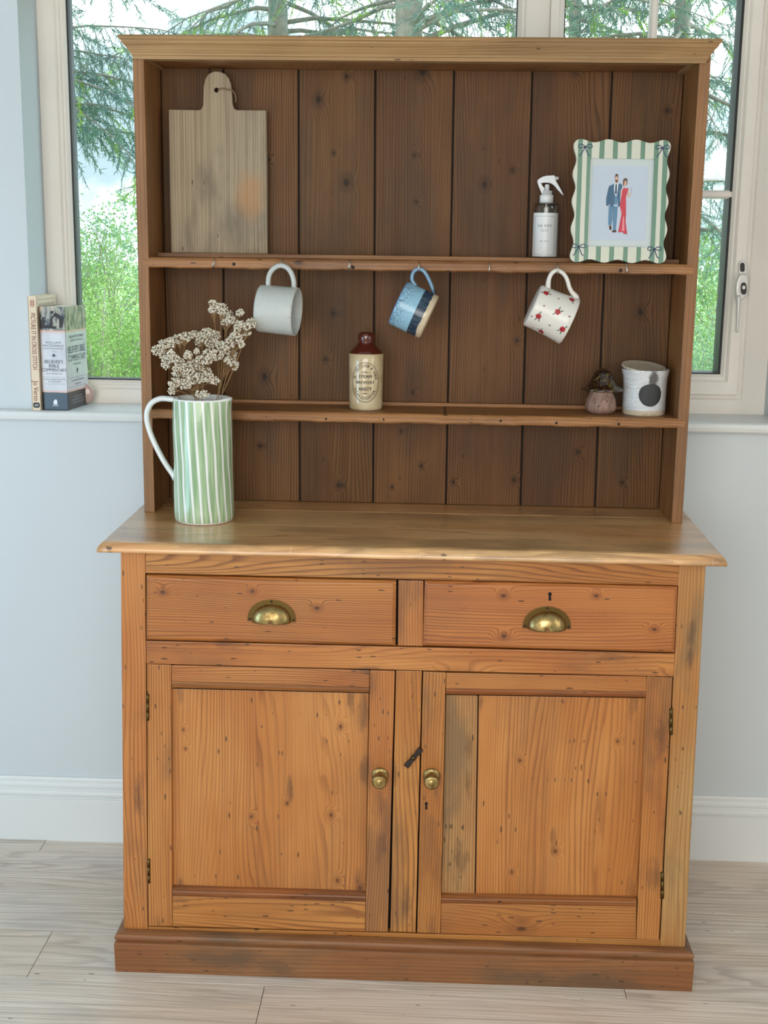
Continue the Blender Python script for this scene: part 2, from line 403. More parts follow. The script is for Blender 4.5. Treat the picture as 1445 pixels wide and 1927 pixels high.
def board_mat():
    m = wood('bleached_chopping_board', 'z', (158, 142, 118), (176, 160, 136), (112, 96, 76), freq=150, wob=12, ring=.6, rough=.7, dents=.3, grime=.75, grime_col=(108, 98, 84), fibre=1.3)
    t = NT(m.node_tree); b = m.node_tree.nodes['Principled BSDF']; src = b.inputs['Base Color'].links[0].from_socket
    c = t.node('ShaderNodeTexCoord').outputs['Object']
    p = A(472, 372, .42); q = t.vm('MULTIPLY', t.vm('SUBTRACT', c, (p.x, 0, p.z)), (1, 0, .6)); d = t.m('ADD', t.vm('LENGTH', q), t.m('MULTIPLY', t.noise(c, 30, 3), .03))
    t.l.new(t.mix(t.sstep(d, .025, .06, .55, 0), src, rgb(178, 124, 72)), b.inputs['Base Color'])
    return m
W_board = board_mat()

M_wall = painted('cool_white_emulsion', rgb(208, 216, 220), .75, .01, 2.0, .04)
M_gloss = painted('white_gloss_trim', rgb(226, 230, 230), .35, .01, 3.0, .0)
M_upvc = painted('cream_window_frame', rgb(244, 238, 230), .32, .02, 8.0, .0)
M_gasket = principled('black_gasket', rgb(22, 24, 26), .5)[0]
M_metal = principled('steel_wire', rgb(190, 186, 178), .3, 1.0)[0]
M_iron = principled('dark_iron', rgb(62, 54, 50), .5, .8)[0]
def brass_mat():
    m, t, b = principled('aged_brass', rgb(176, 146, 84), .28, 1.0)
    c = t.node('ShaderNodeTexCoord').outputs['Object']; n = t.noise(c, 90, 4, .6)
    t.set(b.inputs['Base Color'], t.mix(t.sstep(n, .4, .7), rgb(172, 150, 100), rgb(128, 106, 64)))
    t.set(b.inputs['Roughness'], t.sstep(n, .3, .7, .22, .45)); return m
M_brass = brass_mat()
M_brassd = principled('tarnished_brass', rgb(104, 84, 48), .4, 1.0)[0]
M_hole = principled('dark_hole', rgb(14, 10, 8), .9)[0]
M_ink = principled('black_ink', rgb(34, 34, 38), .5)[0]
M_white = painted('white_plastic', rgb(232, 236, 238), .35, .0, 3, .0)
def glass_mat():
    m = bpy.data.materials.new('clear_window_glass'); m.use_nodes = True; t = NT(m.node_tree); t.n.clear()
    tr = t.node('ShaderNodeBsdfTransparent', i_Color=(.97, .99, .98, 1)); gl = t.node('ShaderNodeBsdfGlossy', i_Roughness=.02)
    fr = t.node('ShaderNodeFresnel', i_IOR=1.45); mx = t.node('ShaderNodeMixShader')
    t.l.new(t.m('MULTIPLY', fr.outputs[0], .8), mx.inputs[0]); t.l.new(tr.outputs[0], mx.inputs[1]); t.l.new(gl.outputs[0], mx.inputs[2])
    o = t.node('ShaderNodeOutputMaterial'); t.l.new(mx.outputs[0], o.inputs[0]); return m
M_glass = glass_mat()
def floor_mat():
    m = wood('pale_oak_laminate', 'f', (222, 204, 186), (230, 219, 206), (172, 154, 138), freq=34, wob=17, ring=.6, rough=.36, coat=.1, dents=.1, grime=.25, grime_col=(166, 160, 156), fibre=1.3, rand=.08)
    return m
M_floor = floor_mat()

# ------------------------------------------------------------------ the room
YW = 0.6114; YF = 0.761; ZS = 1.168
XL, XR = -0.961, 0.900
bm = bmesh.new()
addbox(bm, -2.3, 2.3, YW, .90, -.02, ZS-.026)
addbox(bm, -2.3, XL, YW, .90, ZS-.026, 2.5)
addbox(bm, XR, 2.3, YW, .90, ZS-.026, 2.5)
addbox(bm, XL, XR, YW, .90, 2.32, 2.5)
bmesh.ops.recalc_face_normals(bm, faces=bm.faces)
struct(from_bm('wall_back', bm, M_wall), 'cool white painted wall with the window behind the dresser')
struct(box('wall_left', -2.35, -2.2, -4.1, YW, -.02, 2.5, M_wall))
struct(box('wall_right', 2.2, 2.35, -4.1, YW, -.02, 2.5, M_wall))
struct(box('wall_front', -2.35, 2.35, -4.15, -4.02, -.02, 2.5, M_wall))
struct(box('ceiling', -2.35, 2.35, -4.15, 1.0, 2.5, 2.6, M_wall))
floor = struct(box('floor', -2.2, 2.2, -4.02, YW, -.03, -.011, M_hole), 'pale grey oak laminate floor')
rows = [(YW, .532, [-.975, .333]), (.532, .334, [-.1, 1.2]), (.334, .136, [.2, 1.5]), (.136, -.056, [-.821, .488]), (-.056, -.252, [-.296, 1.012])]
y = -.252; k = 0
while y > -3.9:
    rows.append((y, y-.196, [(-1.2+.43*k) % 1.308 - 1.1, (-1.2+.43*k) % 1.308+.208])); y -= .196; k += 1
for ya, yb, js in rows:
    xs = [-2.2]+sorted(js)+[2.2]
    for a, b in zip(xs, xs[1:]):
        bm = bmesh.new(); addbox(bm, a+.0007, b-.0007, yb+.0008, ya-.0008, -.012, 0, .0006)
        bmesh.ops.recalc_face_normals(bm, faces=bm.faces)
        from_bm('floor_plank', bm, M_floor, floor)
# skirting board
t0 = YW
prof = [(t0, .178), (t0-.007, .178), (t0-.0095, .172), (t0-.0095, .164), (t0-.013, .158), (t0-.0135, .152), (t0-.0105, .149), (t0-.0105, .147), (t0-.016, .142),
        (t0-.018, .135), (t0-.017, .128), (t0-.0125, .124), (t0-.0125, .1215), (t0-.0175, .1195), (t0-.018, .117), (t0-.018, .0), (t0, .0)]
o = extrude_profile('baseboard_back', prof, -2.2, 2.2, M_gloss); struct(o, 'white moulded skirting board along the back wall')
# window sill
y0 = .573
prof = [(YF+.02, ZS), (y0+.010, ZS), (y0+.003, ZS-.003), (y0, ZS-.012), (y0+.003, ZS-.021), (y0+.010, ZS-.0255), (YF+.02, ZS-.0255)]
bm = bmesh.new()
def extr(bm, prof, x0, x1):
    a = [bm.verts.new((x0, p[0], p[1])) for p in prof]; b = [bm.verts.new((x1, p[0], p[1])) for p in prof]; n = len(prof)
    bm.faces.new(a[::-1]); bm.faces.new(b)
    for i in range(n): bm.faces.new((a[i], a[(i+1) % n], b[(i+1) % n], b[i]))
extr(bm, prof, XL, XR)
ph = [(min(p[0], YW), p[1]) for p in prof]
extr(bm, ph, -1.16, XL); extr(bm, ph, XR, 1.10)
bmesh.ops.recalc_face_normals(bm, faces=bm.faces)
struct(from_bm('trim_1', bm, M_gloss), 'white painted window sill with a rounded nose')

# window: fixed light on the left, opening casement on the right
def frame_rect(bm, x0, x1, z0, z1, wd, ya, yb, cham=.0):
    "mitred rectangular frame, face width wd (or 4 widths l,r,b,t), from depth ya (front) to yb; inner edge chamfered"
    l, r, b_, t_ = wd if isinstance(wd, tuple) else (wd,)*4
    O = [(x0, z0), (x1, z0), (x1, z1), (x0, z1)]; I = [(x0+l, z0+b_), (x1-r, z0+b_), (x1-r, z1-t_), (x0+l, z1-t_)]
    if cham: I2 = [(x0+l-cham, z0+b_-cham), (x1-r+cham, z0+b_-cham), (x1-r+cham, z1-t_+cham), (x0+l-cham, z1-t_+cham)]
    else: I2 = I
    V = lambda pts, y: [bm.verts.new((p[0], y, p[1])) for p in pts]
    of, fi = V(O, ya), V(I2, ya); ii = V(I, ya+cham) if cham else fi; ob, ib = V(O, yb), V(I, yb)
    for k in range(4):
        j = (k+1) % 4
        bm.faces.new((of[k], of[j], fi[j], fi[k]))
        if cham: bm.faces.new((fi[k], fi[j], ii[j], ii[k]))
        bm.faces.new((ii[k], ii[j], ib[j], ib[k])); bm.faces.new((ob[k], ob[j], ib[j], ib[k])); bm.faces.new((of[k], of[j], ob[j], ob[k]))
ZT = 2.32
def fin(name, bm, mat, parent):
    bmesh.ops.remove_doubles(bm, verts=bm.verts, dist=1e-5)
    bmesh.ops.recalc_face_normals(bm, faces=bm.faces); return from_bm(name, bm, mat, parent)
# left light
bm = bmesh.new()
frame_rect(bm, XL, .307, ZS, ZT, (.046, .058, .040, .05), YF, .86, .004)
w1 = struct(fin('window_1', bm, M_upvc, None), 'large fixed window light left of the mullion, cream frame')
bm = bmesh.new(); frame_rect(bm, XL+.046, .249, ZS+.040, ZT-.05, .009, YF+.006, .85, .003)
fin('frame_moulding', bm, M_upvc, w1)
bm = bmesh.new(); frame_rect(bm, XL+.055, .240, ZS+.049, ZT-.059, (.012, .007, .010, .012), YF+.012, .84, .007)
fin('glazing_bead', bm, M_upvc, w1)
bm = bmesh.new(); frame_rect(bm, XL+.067, .2335, ZS+.059, ZT-.071, (.004, .0025, .003, .004), YF+.026, .83)
fin('gasket', bm, M_gasket, w1)
box('window_pane', XL+.064, .237, .800, .806, ZS+.056, ZT-.068, M_glass, w1)
# right frame
bm = bmesh.new()
frame_rect(bm, .307, XR, ZS, ZT, (.006, .062, .040, .05), YF, .86, .004)
w2 = struct(fin('window_2', bm, M_upvc, None), 'opening casement on the right with glazing bars and handle')
bm = bmesh.new(); frame_rect(bm, .313, XR-.062, ZS+.040, ZT-.05, (.003, .014, .012, .008), YF+.005, .85, .003)
fin('frame_moulding', bm, M_upvc, w2)
sx0, sx1, sz0, sz1 = .312, .824, ZS+.052, ZT-.055
bm = bmesh.new(); frame_rect(bm, sx0, sx1, sz0, sz1, (.024, .030, .036, .03), YF-.014, .845, .005)
sash = fin('sash', bm, M_upvc, w2)
bm = bmesh.new(); frame_rect(bm, sx0+.024, sx1-.030, sz0+.036, sz1-.03, (.010, .012, .014, .012), YF-.006, .84, .007)
fin('glazing_bead', bm, M_upvc, sash)
bm = bmesh.new(); frame_rect(bm, sx0+.034, sx1-.042, sz0+.050, sz1-.042, (.003, .006, .003, .004), YF+.006, .83)
fin('gasket', bm, M_gasket, sash)
box('window_pane', sx0+.03, sx1-.039, .800, .806, sz0+.047, sz1-.04, M_glass, sash)
def gbar(name, x0, x1, z0, z1, vert):
    bm = bmesh.new(); c = .005; yf = YF+.004
    if vert: pr = [(x0, .798), (x0, yf+c), (x0+c, yf), (x1-c, yf), (x1, yf+c), (x1, .798)]; a = [bm.verts.new((p[0], p[1], z0)) for p in pr]; b = [bm.verts.new((p[0], p[1], z1)) for p in pr]
    else: pr = [(z0, .798), (z0, yf+c), (z0+c, yf), (z1-c, yf), (z1, yf+c), (z1, .798)]; a = [bm.verts.new((x0, p[1], p[0])) for p in pr]; b = [bm.verts.new((x1, p[1], p[0])) for p in pr]
    n = len(a); bm.faces.new(a); bm.faces.new(b[::-1])
    for i in range(n): bm.faces.new((a[i], b[i], b[(i+1) % n], a[(i+1) % n]))
    fin(name, bm, M_upvc, sash)
gbar('glazing_bar', .556, .575, sz0+.05, sz1-.042, True)
gbar('glazing_bar', sx0+.034, sx1-.042, 1.7105, 1.7305, False)
# casement handle
yh = YF-.014
def hp(u, v, dy=0.0): p = A(u, v, yh); return Vector((p.x, yh+dy, p.z))
M_silver = principled('satin_silver_handle', rgb(214, 212, 208), .35, .25)[0]
def blob(name, pts, y0_, th, mat, parent, bev=.002):
    P = [A(u, v, y0_) for u, v in pts]; bm = bmesh.new(); prism(bm, [p-Vector((0, th, 0)) for p in P], P, bev)
    return from_bm(name, bm, mat, parent)
def oval(cu, cv, ru, rv, n=20, p=2.0):
    return [(cu+ru*math.copysign(abs(math.cos(t))**(2/p), math.cos(t)), cv-rv*math.copysign(abs(math.sin(t))**(2/p), math.sin(t))) for t in [2*PI*k/n for k in range(n)]]
hb = blob('handle', oval(1397, 506, 7.5, 15, 24, 3.5), yh, .009, M_silver, w2)
blob('handle_slot', oval(1396.7, 503, 4.4, 8.6, 20, 3.5), yh-.009, .001, M_ink, hb, 0)
blob('handle_body', [(1388, 520), (1392, 515), (1402, 515), (1405, 522), (1405.5, 545), (1402, 556), (1395, 563), (1389, 566), (1384, 570), (1382, 545), (1384, 530)], yh-.008, .018, M_silver, hb, .004)
tube('lever', [hp(1386, 555, -.022), hp(1384.5, 580, -.026), hp(1383, 605, -.026), hp(1382, 624, -.026)], [.006, .005, .0038, .003], M_silver, hb, 10, 4)
blob('lock_cover', oval(1399, 543, 5.6, 11.5, 20, 2.6), yh-.026, .003, M_ink, hb, .001)
blob('lock_barrel', oval(1399.3, 541, 3, 3.6, 16), yh-.029, .001, M_silver, hb, 0)

# ------------------------------------------------------------------ dresser base
BL = 'orange brown antique pine dresser base with two drawers over two panelled cupboard doors'
base = thing('dresser_cupboard', (0, .3, 0), BL, 'cupboard')
T = .022
qslab('corner_stile', [(227, 1036), (273, 1037), (278, 1757), (233, 1755)], 0, .045, W_v, base)
o = qslab('corner_stile', [(1278, 1062), (1328, 1062), (1288.5, 1783), (1242, 1781)], 0, .045, W_grey, base); o['label'] = 'greyed and chipped right corner stile'
qslab('top_rail', [(273.5, 1036), (1278, 1061), (1278, 1102), (273.5, 1079)], .001, T, W_h, base)
qslab('drawer_divider', [(749.5, 1092), (797, 1093), (795.5, 1216), (748.5, 1215)], .001, T, W_v, base)
qslab('middle_rail', [(274.5, 1206), (1269.5, 1230), (1267.5, 1273.5), (275.5, 1249)], .0005, T, W_h, base)
qslab('door_divider', [(745, 1262), (794, 1263), (782, 1755), (734.5, 1753)], .001, T, W_v, base)
qslab('bottom_rail', [(278.5, 1744.5), (1242, 1768.5), (1242, 1783), (278.5, 1758)], .001, T, W_h, base)
def px(u, v, yy): return A(u, v, yy)
# carcass sides, bottom, back (the sides follow the stiles)
PL, PLb = px(228, 1040, 0), px(233, 1757, 0); PR, PRb = px(1327, 1063, 0), px(1288.5, 1783, 0)
def side(name, pt, pb, s):
    bm = bmesh.new(); f = [pt, pt+Vector((s*.02, 0, 0)), pb+Vector((s*.02, 0, 0)), pb]
    prism(bm, [p+Vector((0, .044, 0)) for p in f], [p+Vector((0, .575, 0)) for p in f]); return from_bm(name, bm, W_v, base)
side('side_panel', PL, PLb, 1); side('side_panel', PR, PRb, -1)
box('carcass_back', -.60, .60, .56, .575, .08, .955, W_dark, base)
box('carcass_floor', -.59, .59, .03, .56, .095, .11, W_dark, base)
box('drawer_runner_board', -.585, .585, .026, .56, .77, .782, W_dark, base)
# dark inside behind the gaps
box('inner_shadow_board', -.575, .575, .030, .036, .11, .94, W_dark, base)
# plinth with torus moulding, front and returns
pl = A(216.5, 1829, -.023); pr_ = A(1302.5, 1866, -.023)
x0, x1 = pl.x, pr_.x
prof = [(-.005, .0935), (-.014, .092), (-.0205, .089), (-.0235, .084), (-.023, .079), (-.018, .0755), (-.0175, .073), (-.0235, .071), (-.0245, .066), (-.0235, .002), (-.0225, 0.0), (-.002, 0), (-.002, .0935)]
mx0 = [-(p[0]+.0245) for p in prof]; mx0 = [(p[0]+.0245) for p in prof]
o = extrude_profile('plinth', prof, x0, x1, W_plin, base, mx0=mx0, mx1=[-m for m in mx0]); o['label'] = 'scuffed darker plinth board with rounded top moulding'
for s, xe in ((1, x0), (-1, x1)):
    v = []; n = len(prof)
    for yy_ in (0, 1):
        for p in prof:
            off = p[0]+.0245
            v.append((xe+s*off, (p[0] if yy_ == 0 else .55), p[1]))
    f = [(i, (i+1) % n, n+(i+1) % n, n+i) for i in range(n)]+[tuple(range(n)), tuple(range(2*n-1, n-1, -1))]
    bm = bmesh.new(); vs = [bm.verts.new(q) for q in v]; [bm.faces.new([vs[i] for i in q]) for q in f]
    bmesh.ops.recalc_face_normals(bm, faces=bm.faces); from_bm('plinth_return', bm, W_plin, base)
# worktop: three boards with a worn rounded edge
ZTOP = .978
wt = bpy.data.objects.new('worktop', None); COL.objects.link(wt); wt.parent = base; wt.location = -base.location
def wx(y, s):   # slightly splayed ends
    f = (y+.03)/.6
    return (-.640-.006*f) if s < 0 else (.644+.010*f)
def wboard(ya, yb, nose):
    "board from depth ya (front) to yb with nosing on ends and, if nose, the front"
    prof = [(.0, -.0215), (-.0012, -.018), (0.0, -.0125), (.004, -.0065), (.0095, -.0012), (.016, 0)]      # (inset, dz) bottom to top
    bm = bmesh.new(); rings = []
    ys = np.linspace(ya, yb, 5)
    for ins, dz in prof:
        ring = []
        yf = ya+(ins if nose else 0)
        nseg = 40
        for i in range(nseg+1):
            f = i/nseg; xa, xb = wx(yf, -1)+ins, wx(yf, 1)-ins
            wv = .0009*math.sin(f*37+1)+.0007*math.sin(f*91)
            ring.append(bm.verts.new((xa+(xb-xa)*f, yf+(wv if nose else 0), ZTOP+dz+(.0004*math.sin(f*23) if nose and dz < -.01 else 0))))
        ring.append(bm.verts.new((wx(yb, 1)-ins, yb, ZTOP+dz))); ring.append(bm.verts.new((wx(yb, -1)+ins, yb, ZTOP+dz)))
        rings.append(ring)
    for a, b in zip(rings, rings[1:]):
        n = len(a)
        for k in range(n): bm.faces.new((a[k], a[(k+1) % n], b[(k+1) % n], b[k]))
    bm.faces.new(rings[0][::-1]); bm.faces.new(rings[-1])
    bmesh.ops.recalc_face_normals(bm, faces=bm.faces)
    o = from_bm('board', bm, W_top, None, True); o.parent = wt
    for p in o.data.polygons:
        if abs(p.normal.z) > .98: p.use_smooth = False
    return o
wboard(-.0285, .1652, True); wboard(.1660, .3320, False); wboard(.3350, .585, False)

# drawers
def drawer(quv, cup, keyhole=None):
    yd = -.009
    P = [A(u, v, yd) for u, v in quv]
    # front with sloped rim
    bm = bmesh.new(); c = sum(P, Vector())/4
    inn = []
    for p in P: inn.append(Vector((p.x+(.007 if p.x < c.x else -.007), yd, p.z+(.006 if p.z < c.z else -.006))))
    out = [Vector((p.x, yd+.005, p.z)) for p in P]; bk = [Vector((p.x, yd+.024, p.z)) for p in P]
    a = [bm.verts.new(p) for p in inn]; b = [bm.verts.new(p) for p in out]; d = [bm.verts.new(p) for p in bk]
    bm.faces.new(a); bm.faces.new(d[::-1])
    for i in range(4):
        j = (i+1) % 4; bm.faces.new((a[i], a[j], b[j], b[i])); bm.faces.new((b[i], b[j], d[j], d[i]))
    bmesh.ops.recalc_face_normals(bm, faces=bm.faces); bevel(bm, .0012, 2)
    o = from_bm('drawer', bm, W_draw, base)
    # cup pull: half-oval back plate with a domed hood
    u0, u1, vt, vb = cup; yq = yd
    cu, rw = (u0+u1)/2, (u1-u0)/2; cp_ = A(cu, vb, yq); L = A(u0, vb, yq); R = A(u1, vb, yq); Tp = A(cu, vt, yq)
    rx = (R.x-L.x)/2; rz = Tp.z-(L.z+R.z)/2; c0 = Vector((cp_.x, yq, (L.z+R.z)/2))
    N = 28
    arc = [(-math.cos(PI*i/N), math.sin(PI*i/N)**.85) for i in range(N+1)]
    outer = [c0+Vector((rx*a_, 0, rz*b_)) for a_, b_ in arc]
    bm = bmesh.new(); prism(bm, [p-Vector((0, .0022, 0)) for p in outer], outer, .0006)
    pull = from_bm('cup_pull', bm, M_brassd, o)
    bm = bmesh.new(); rings = []
    for j in range(9):
        th = j/8*PI/2; s_ = math.cos(th); dep = math.sin(th)*.021
        rings.append([bm.verts.new(c0+Vector((rx*.80*a_*(s_*.92+.08), -.002-dep*(1-.0*b_), rz*(.80*b_*(s_*.85+.15)) - .001*j/8))) for a_, b_ in arc])
    for a_, b_ in zip(rings, rings[1:]):
        for k in range(N): bm.faces.new((a_[k], a_[k+1], b_[k+1], b_[k]))
    bmesh.ops.recalc_face_normals(bm, faces=bm.faces)
    hood = from_bm('hood', bm, M_brass); 
    hood.data.shade_smooth(); hood.parent = pull
    sm = hood.modifiers.new('thickness', 'SOLIDIFY'); sm.thickness = .0012
    # the pull is a sub-part; keep hood and screws beside it at the same level
    hood.parent = o; hood.name = 'pull_hood'
    for a_, b_ in ((-.90, .10), (.90, .10), (0, .92)):
        q = c0+Vector((rx*a_, -.0022, rz*b_))
        lathe('screw', [(.0, 0), (.0026, 0), (.0022, .0012), (0.0, .0016)], M_iron, o, Matrix.Translation(q) @ Matrix.Rotation(PI/2, 4, 'X'), 12, False)
    if keyhole:
        u, v = keyhole
        keyhole_shape(u, v, yd, 1.0, o)
    return o
def keyhole_shape(u, v, yy, s, parent):
    pts = [(u+3.6*s*math.cos(t), v-4*s+3.8*s*math.sin(t)*-1) for t in [2*PI*k/14 for k in range(14)]]
    P = [A(a_, b_, yy) for a_, b_ in pts]
    bm = bmesh.new(); prism(bm, [p-Vector((0, .0004, 0)) for p in P], [p+Vector((0, .0004, 0)) for p in P])
    Q = [A(a_, b_, yy) for a_, b_ in [(u-1.7*s, v-3*s), (u+1.7*s, v-3*s), (u+2.8*s, v+8*s), (u-2.8*s, v+8*s)]]
    prism(bm, [p-Vector((0, .0005, 0)) for p in Q], [p+Vector((0, .0003, 0)) for p in Q])
    return from_bm('keyhole', bm, M_hole, parent)
drawer([(274.5, 1083), (745.5, 1094), (744, 1216), (274.5, 1205)], (465.5, 557, 1128, 1169.5))
drawer([(799, 1094), (1275.5, 1105), (1269.5, 1229), (795.5, 1216)], (983, 1074, 1141, 1182.5), (1034.6, 1122))
# doors
def moulded(name, q, ya, yb, parent, mat, n=3):
    "stepped bead strip between the rail and the panel: q = TL,TR,BR,BL"
    bm = bmesh.new(); TL, TR, BR, BLc = [Vector(p) for p in q]
    steps = [(0, .0), (.3, -.0035), (.42, .001), (.6, .002), (.75, -.001), (.88, .0045), (1, 1)]
    rowsv = []
    for f, dy in steps:
        a_ = TL.lerp(BLc, f); b_ = TR.lerp(BR, f)
        yy_ = ya+dy if dy < 1 else yb
        rowsv.append((bm.verts.new(A(a_[0], a_[1], ya)-Vector((0, 0, 0))), bm.verts.new(A(b_[0], b_[1], ya))))
        for vv in rowsv[-1]: vv.co.y = yy_
    for r0, r1 in zip(rowsv, rowsv[1:]): bm.faces.new((r0[0], r0[1], r1[1], r1[0]))
    bm.normal_update()
    o = from_bm(name, bm, mat, parent)
    return o
def knob(u, v, parent):
    p = A(u, v, 0); M = Matrix.Translation((p.x, 0, p.z)) @ Matrix.Rotation(PI/2, 4, 'X')
    lathe('rosette', [(0.0, 0), (.0182, 0), (.0185, .002), (.015, .0045), (.009, .006), (0.0, .006)], M_brass, parent, M, 32, False)
    lathe('knob', [(.0085, .004), (.0072, .009), (.0075, .014), (.0125, .019), (.0162, .025), (.0170, .031), (.0155, .037), (.0115, .041), (.010, .0405), (.006, .0425), (0.0, .043)], M_brass, parent, M, 32)
def door(stL, stR, rt, mt, pan, mb, rb, hinges, knobs, split=None):
    d = bpy.data.objects.new('door', None); COL.objects.link(d); d.parent = base; d.location = -base.location
    def q(name, quv, yy_, th, mat):
        o = qslab(name, quv, yy_, th, mat, None, .0014); o.parent = d; return o
    q('stile', stL, -.001, .021, W_v); q('stile', stR, -.001, .021, W_v)
    q('rail', rt, -.0005, .021, W_h); q('rail', rb, -.0005, .021, W_h)
    o = moulded('moulding', mt, -.0005, .012, None, W_mould); o.parent = d
    o = moulded('moulding', [mb[3], mb[2], mb[1], mb[0]], -.0005, .012, None, W_mould); o.parent = d
    if split is None: q('panel', pan, .012, .006, W_panL)
    else:
        TL, TR, BR, BLc = pan; (st, sb) = split
        o = q('panel', [TL, (st-1.2, TL[1]+1), (sb-1.2, BLc[1]+2), BLc], .0125, .006, W_grey); o['label'] = 'narrow greyer board of the door panel'
        q('panel', [(st+1.2, TL[1]+1), TR, BR, (sb+1.2, BLc[1]+2)], .012, .006, W_panL)
        q('panel_backing', [(st-8, TL[1]+1), (st+8, TL[1]+1), (sb+8, BLc[1]), (sb-8, BLc[1])], .0185, .003, W_dark)
    for (hu0, hu1, hv0, hv1) in hinges:
        m_ = (hu0+hu1)/2
        bm = bmesh.new()
        for k in range(3):
            a_ = hv0+(hv1-hv0)*k/3+.6; b_ = hv0+(hv1-hv0)*(k+1)/3-.6
            pa, pb = A(m_, a_, -.002), A(m_, b_, -.002)
            tube_bm(bm, [pa, pb], .0032, 10, 1)
        P = [A(*c_, -.0015) for c_ in ((hu0, hv0), (hu1, hv0), (hu1, hv1), (hu0, hv1))]
        prism(bm, P, [p+Vector((0, .002, 0)) for p in P])
        bmesh.ops.recalc_face_normals(bm, faces=bm.faces)
        o = from_bm('hinge', bm, M_brassd); o.parent = d; o.data.shade_smooth()
    for (ku, kv) in knobs: knob(ku, kv, d)
    return d
dl = door([(276.5, 1250), (322, 1251.5), (324, 1743), (279, 1743)], [(696, 1261.5), (743, 1263), (729.5, 1754), (687, 1753)],
          [(322.5, 1252), (695.5, 1261.5), (694.5, 1294), (323, 1282)], [(323, 1282), (694.5, 1294), (693.5, 1306), (323.5, 1297)],
          [(323, 1296), (694, 1305), (688, 1682), (324.5, 1671)], [(324.5, 1670), (688, 1681), (687.6, 1697), (324.5, 1686)],
          [(324.5, 1686), (687.6, 1697), (686.8, 1753), (324.5, 1743)], [(275, 281, 1306, 1356), (277, 282.5, 1616, 1662)], [(715, 1459)])
tag(dl, 'left cupboard door with a single wide panel')
dr = door([(796, 1264), (839, 1266), (828.5, 1757), (785, 1755)], [(1217, 1273), (1265.5, 1275), (1240, 1769), (1197.5, 1767)],
          [(839.5, 1266.5), (1216.5, 1273.5), (1216, 1302), (839, 1296)], [(839, 1296), (1216, 1302), (1215, 1315), (839, 1309)],
          [(839, 1308), (1215.5, 1314), (1198, 1692), (830.5, 1686)], [(830.5, 1685), (1198, 1691), (1197.5, 1706), (830, 1700)],
          [(830, 1700), (1197.5, 1706), (1196.8, 1767), (829, 1757)], [(1259, 1266, 1333, 1383), (1242.5, 1249.5, 1641, 1691)], [(812, 1460)], (900, 894))
tag(dr, 'right cupboard door with a split panel')
k_ = keyhole_shape(802, 1516, -.0012, .85, None); k_.parent = dr
# iron turn button between the doors
c0 = A(778, 1425, -.002); ex = (A(794, 1406, -.002)-c0).normalized(); ez = Vector((0, -1, 0)).cross(ex)
prof2 = [(-.026, -.006), (-.018, -.0062), (-.009, -.0045), (0, -.0062), (.009, -.0045), (.018, -.0062), (.026, -.006)]
pts = prof2+[(a_, -b_) for a_, b_ in prof2[::-1]]
bm = bmesh.new(); P = [c0+ex*a_+ez*b_ for a_, b_ in pts]
prism(bm, [p-Vector((0, .006, 0)) for p in P], P, .0012)
tb = from_bm('turn_button', bm, M_iron, base); tb['label'] = 'dark iron turn button'
lathe('screw', [(0.0, 0), (.004, 0), (.0035, .0018), (0.0, .0022)], M_brassd, tb, Matrix.Translation(c0-Vector((0, .006, 0))) @ Matrix.Rotation(PI/2, 4, 'X'), 14, False)

# ------------------------------------------------------------------ plate rack
rack = thing('plate_rack', (0, .36, ZTOP), 'tall open pine plate rack with two shelves and vertical backboards standing on the worktop', 'shelving')
RX = .611; TH = .024; ZR = 1.9685
def upright(s):
    # front edge gently shaped, fuller below the first shelf
    bm = bmesh.new()
    xo, xi = s*RX, s*(RX-TH)
    addbox(bm, min(xo, xi), max(xo, xi), YR, YB+.012, ZTOP, ZR, .002)
    bmesh.ops.recalc_face_normals(bm, faces=bm.faces)
    return from_bm('upright', bm, W_side, rack)
upright(-1); upright(1)
# backboards
tops = [295, 420, 561.5, 706.5, 855, 1002.5, 1153, 1292]; bots = [314, 421, 564, 702, 839, 979.5, 1119.5, 1243]
for i in range(7):
    xa0, xa1 = A(tops[i], 118, YB).x, A(tops[i+1], 118, YB).x
    xb0, xb1 = A(bots[i], 945, YB).x, A(bots[i+1], 945, YB).x
    if i == 0: xa0 = xb0 = -(RX-TH)
    if i == 6: xa1 = xb1 = RX-TH
    gp = .0022
    bm = bmesh.new(); f = [Vector((xa0+gp, YB, ZR)), Vector((xa1-gp, YB, ZR)), Vector((xb1-gp, YB, ZTOP+.001)), Vector((xb0+gp, YB, ZTOP+.001))]
    prism(bm, f, [p+Vector((0, .012, 0)) for p in f], .0012)
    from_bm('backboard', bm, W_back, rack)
    if i < 6:
        bm = bmesh.new(); f = [Vector((xa1-.006, YB+.008, ZR)), Vector((xa1+.006, YB+.008, ZR)), Vector((xb1+.006, YB+.008, ZTOP+.001)), Vector((xb1-.006, YB+.008, ZTOP+.001))]
        prism(bm, f, [p+Vector((0, .0035, 0)) for p in f]); from_bm('tongue', bm, W_dark, rack)
box('back_edge_fillet', -.6, .6, YB+.0125, YB+.016, ZTOP+.001, ZR, W_dark, rack)
box('top_board', -RX, RX, YR+.004, YB+.016, ZR, ZR+.016, W_side, rack)
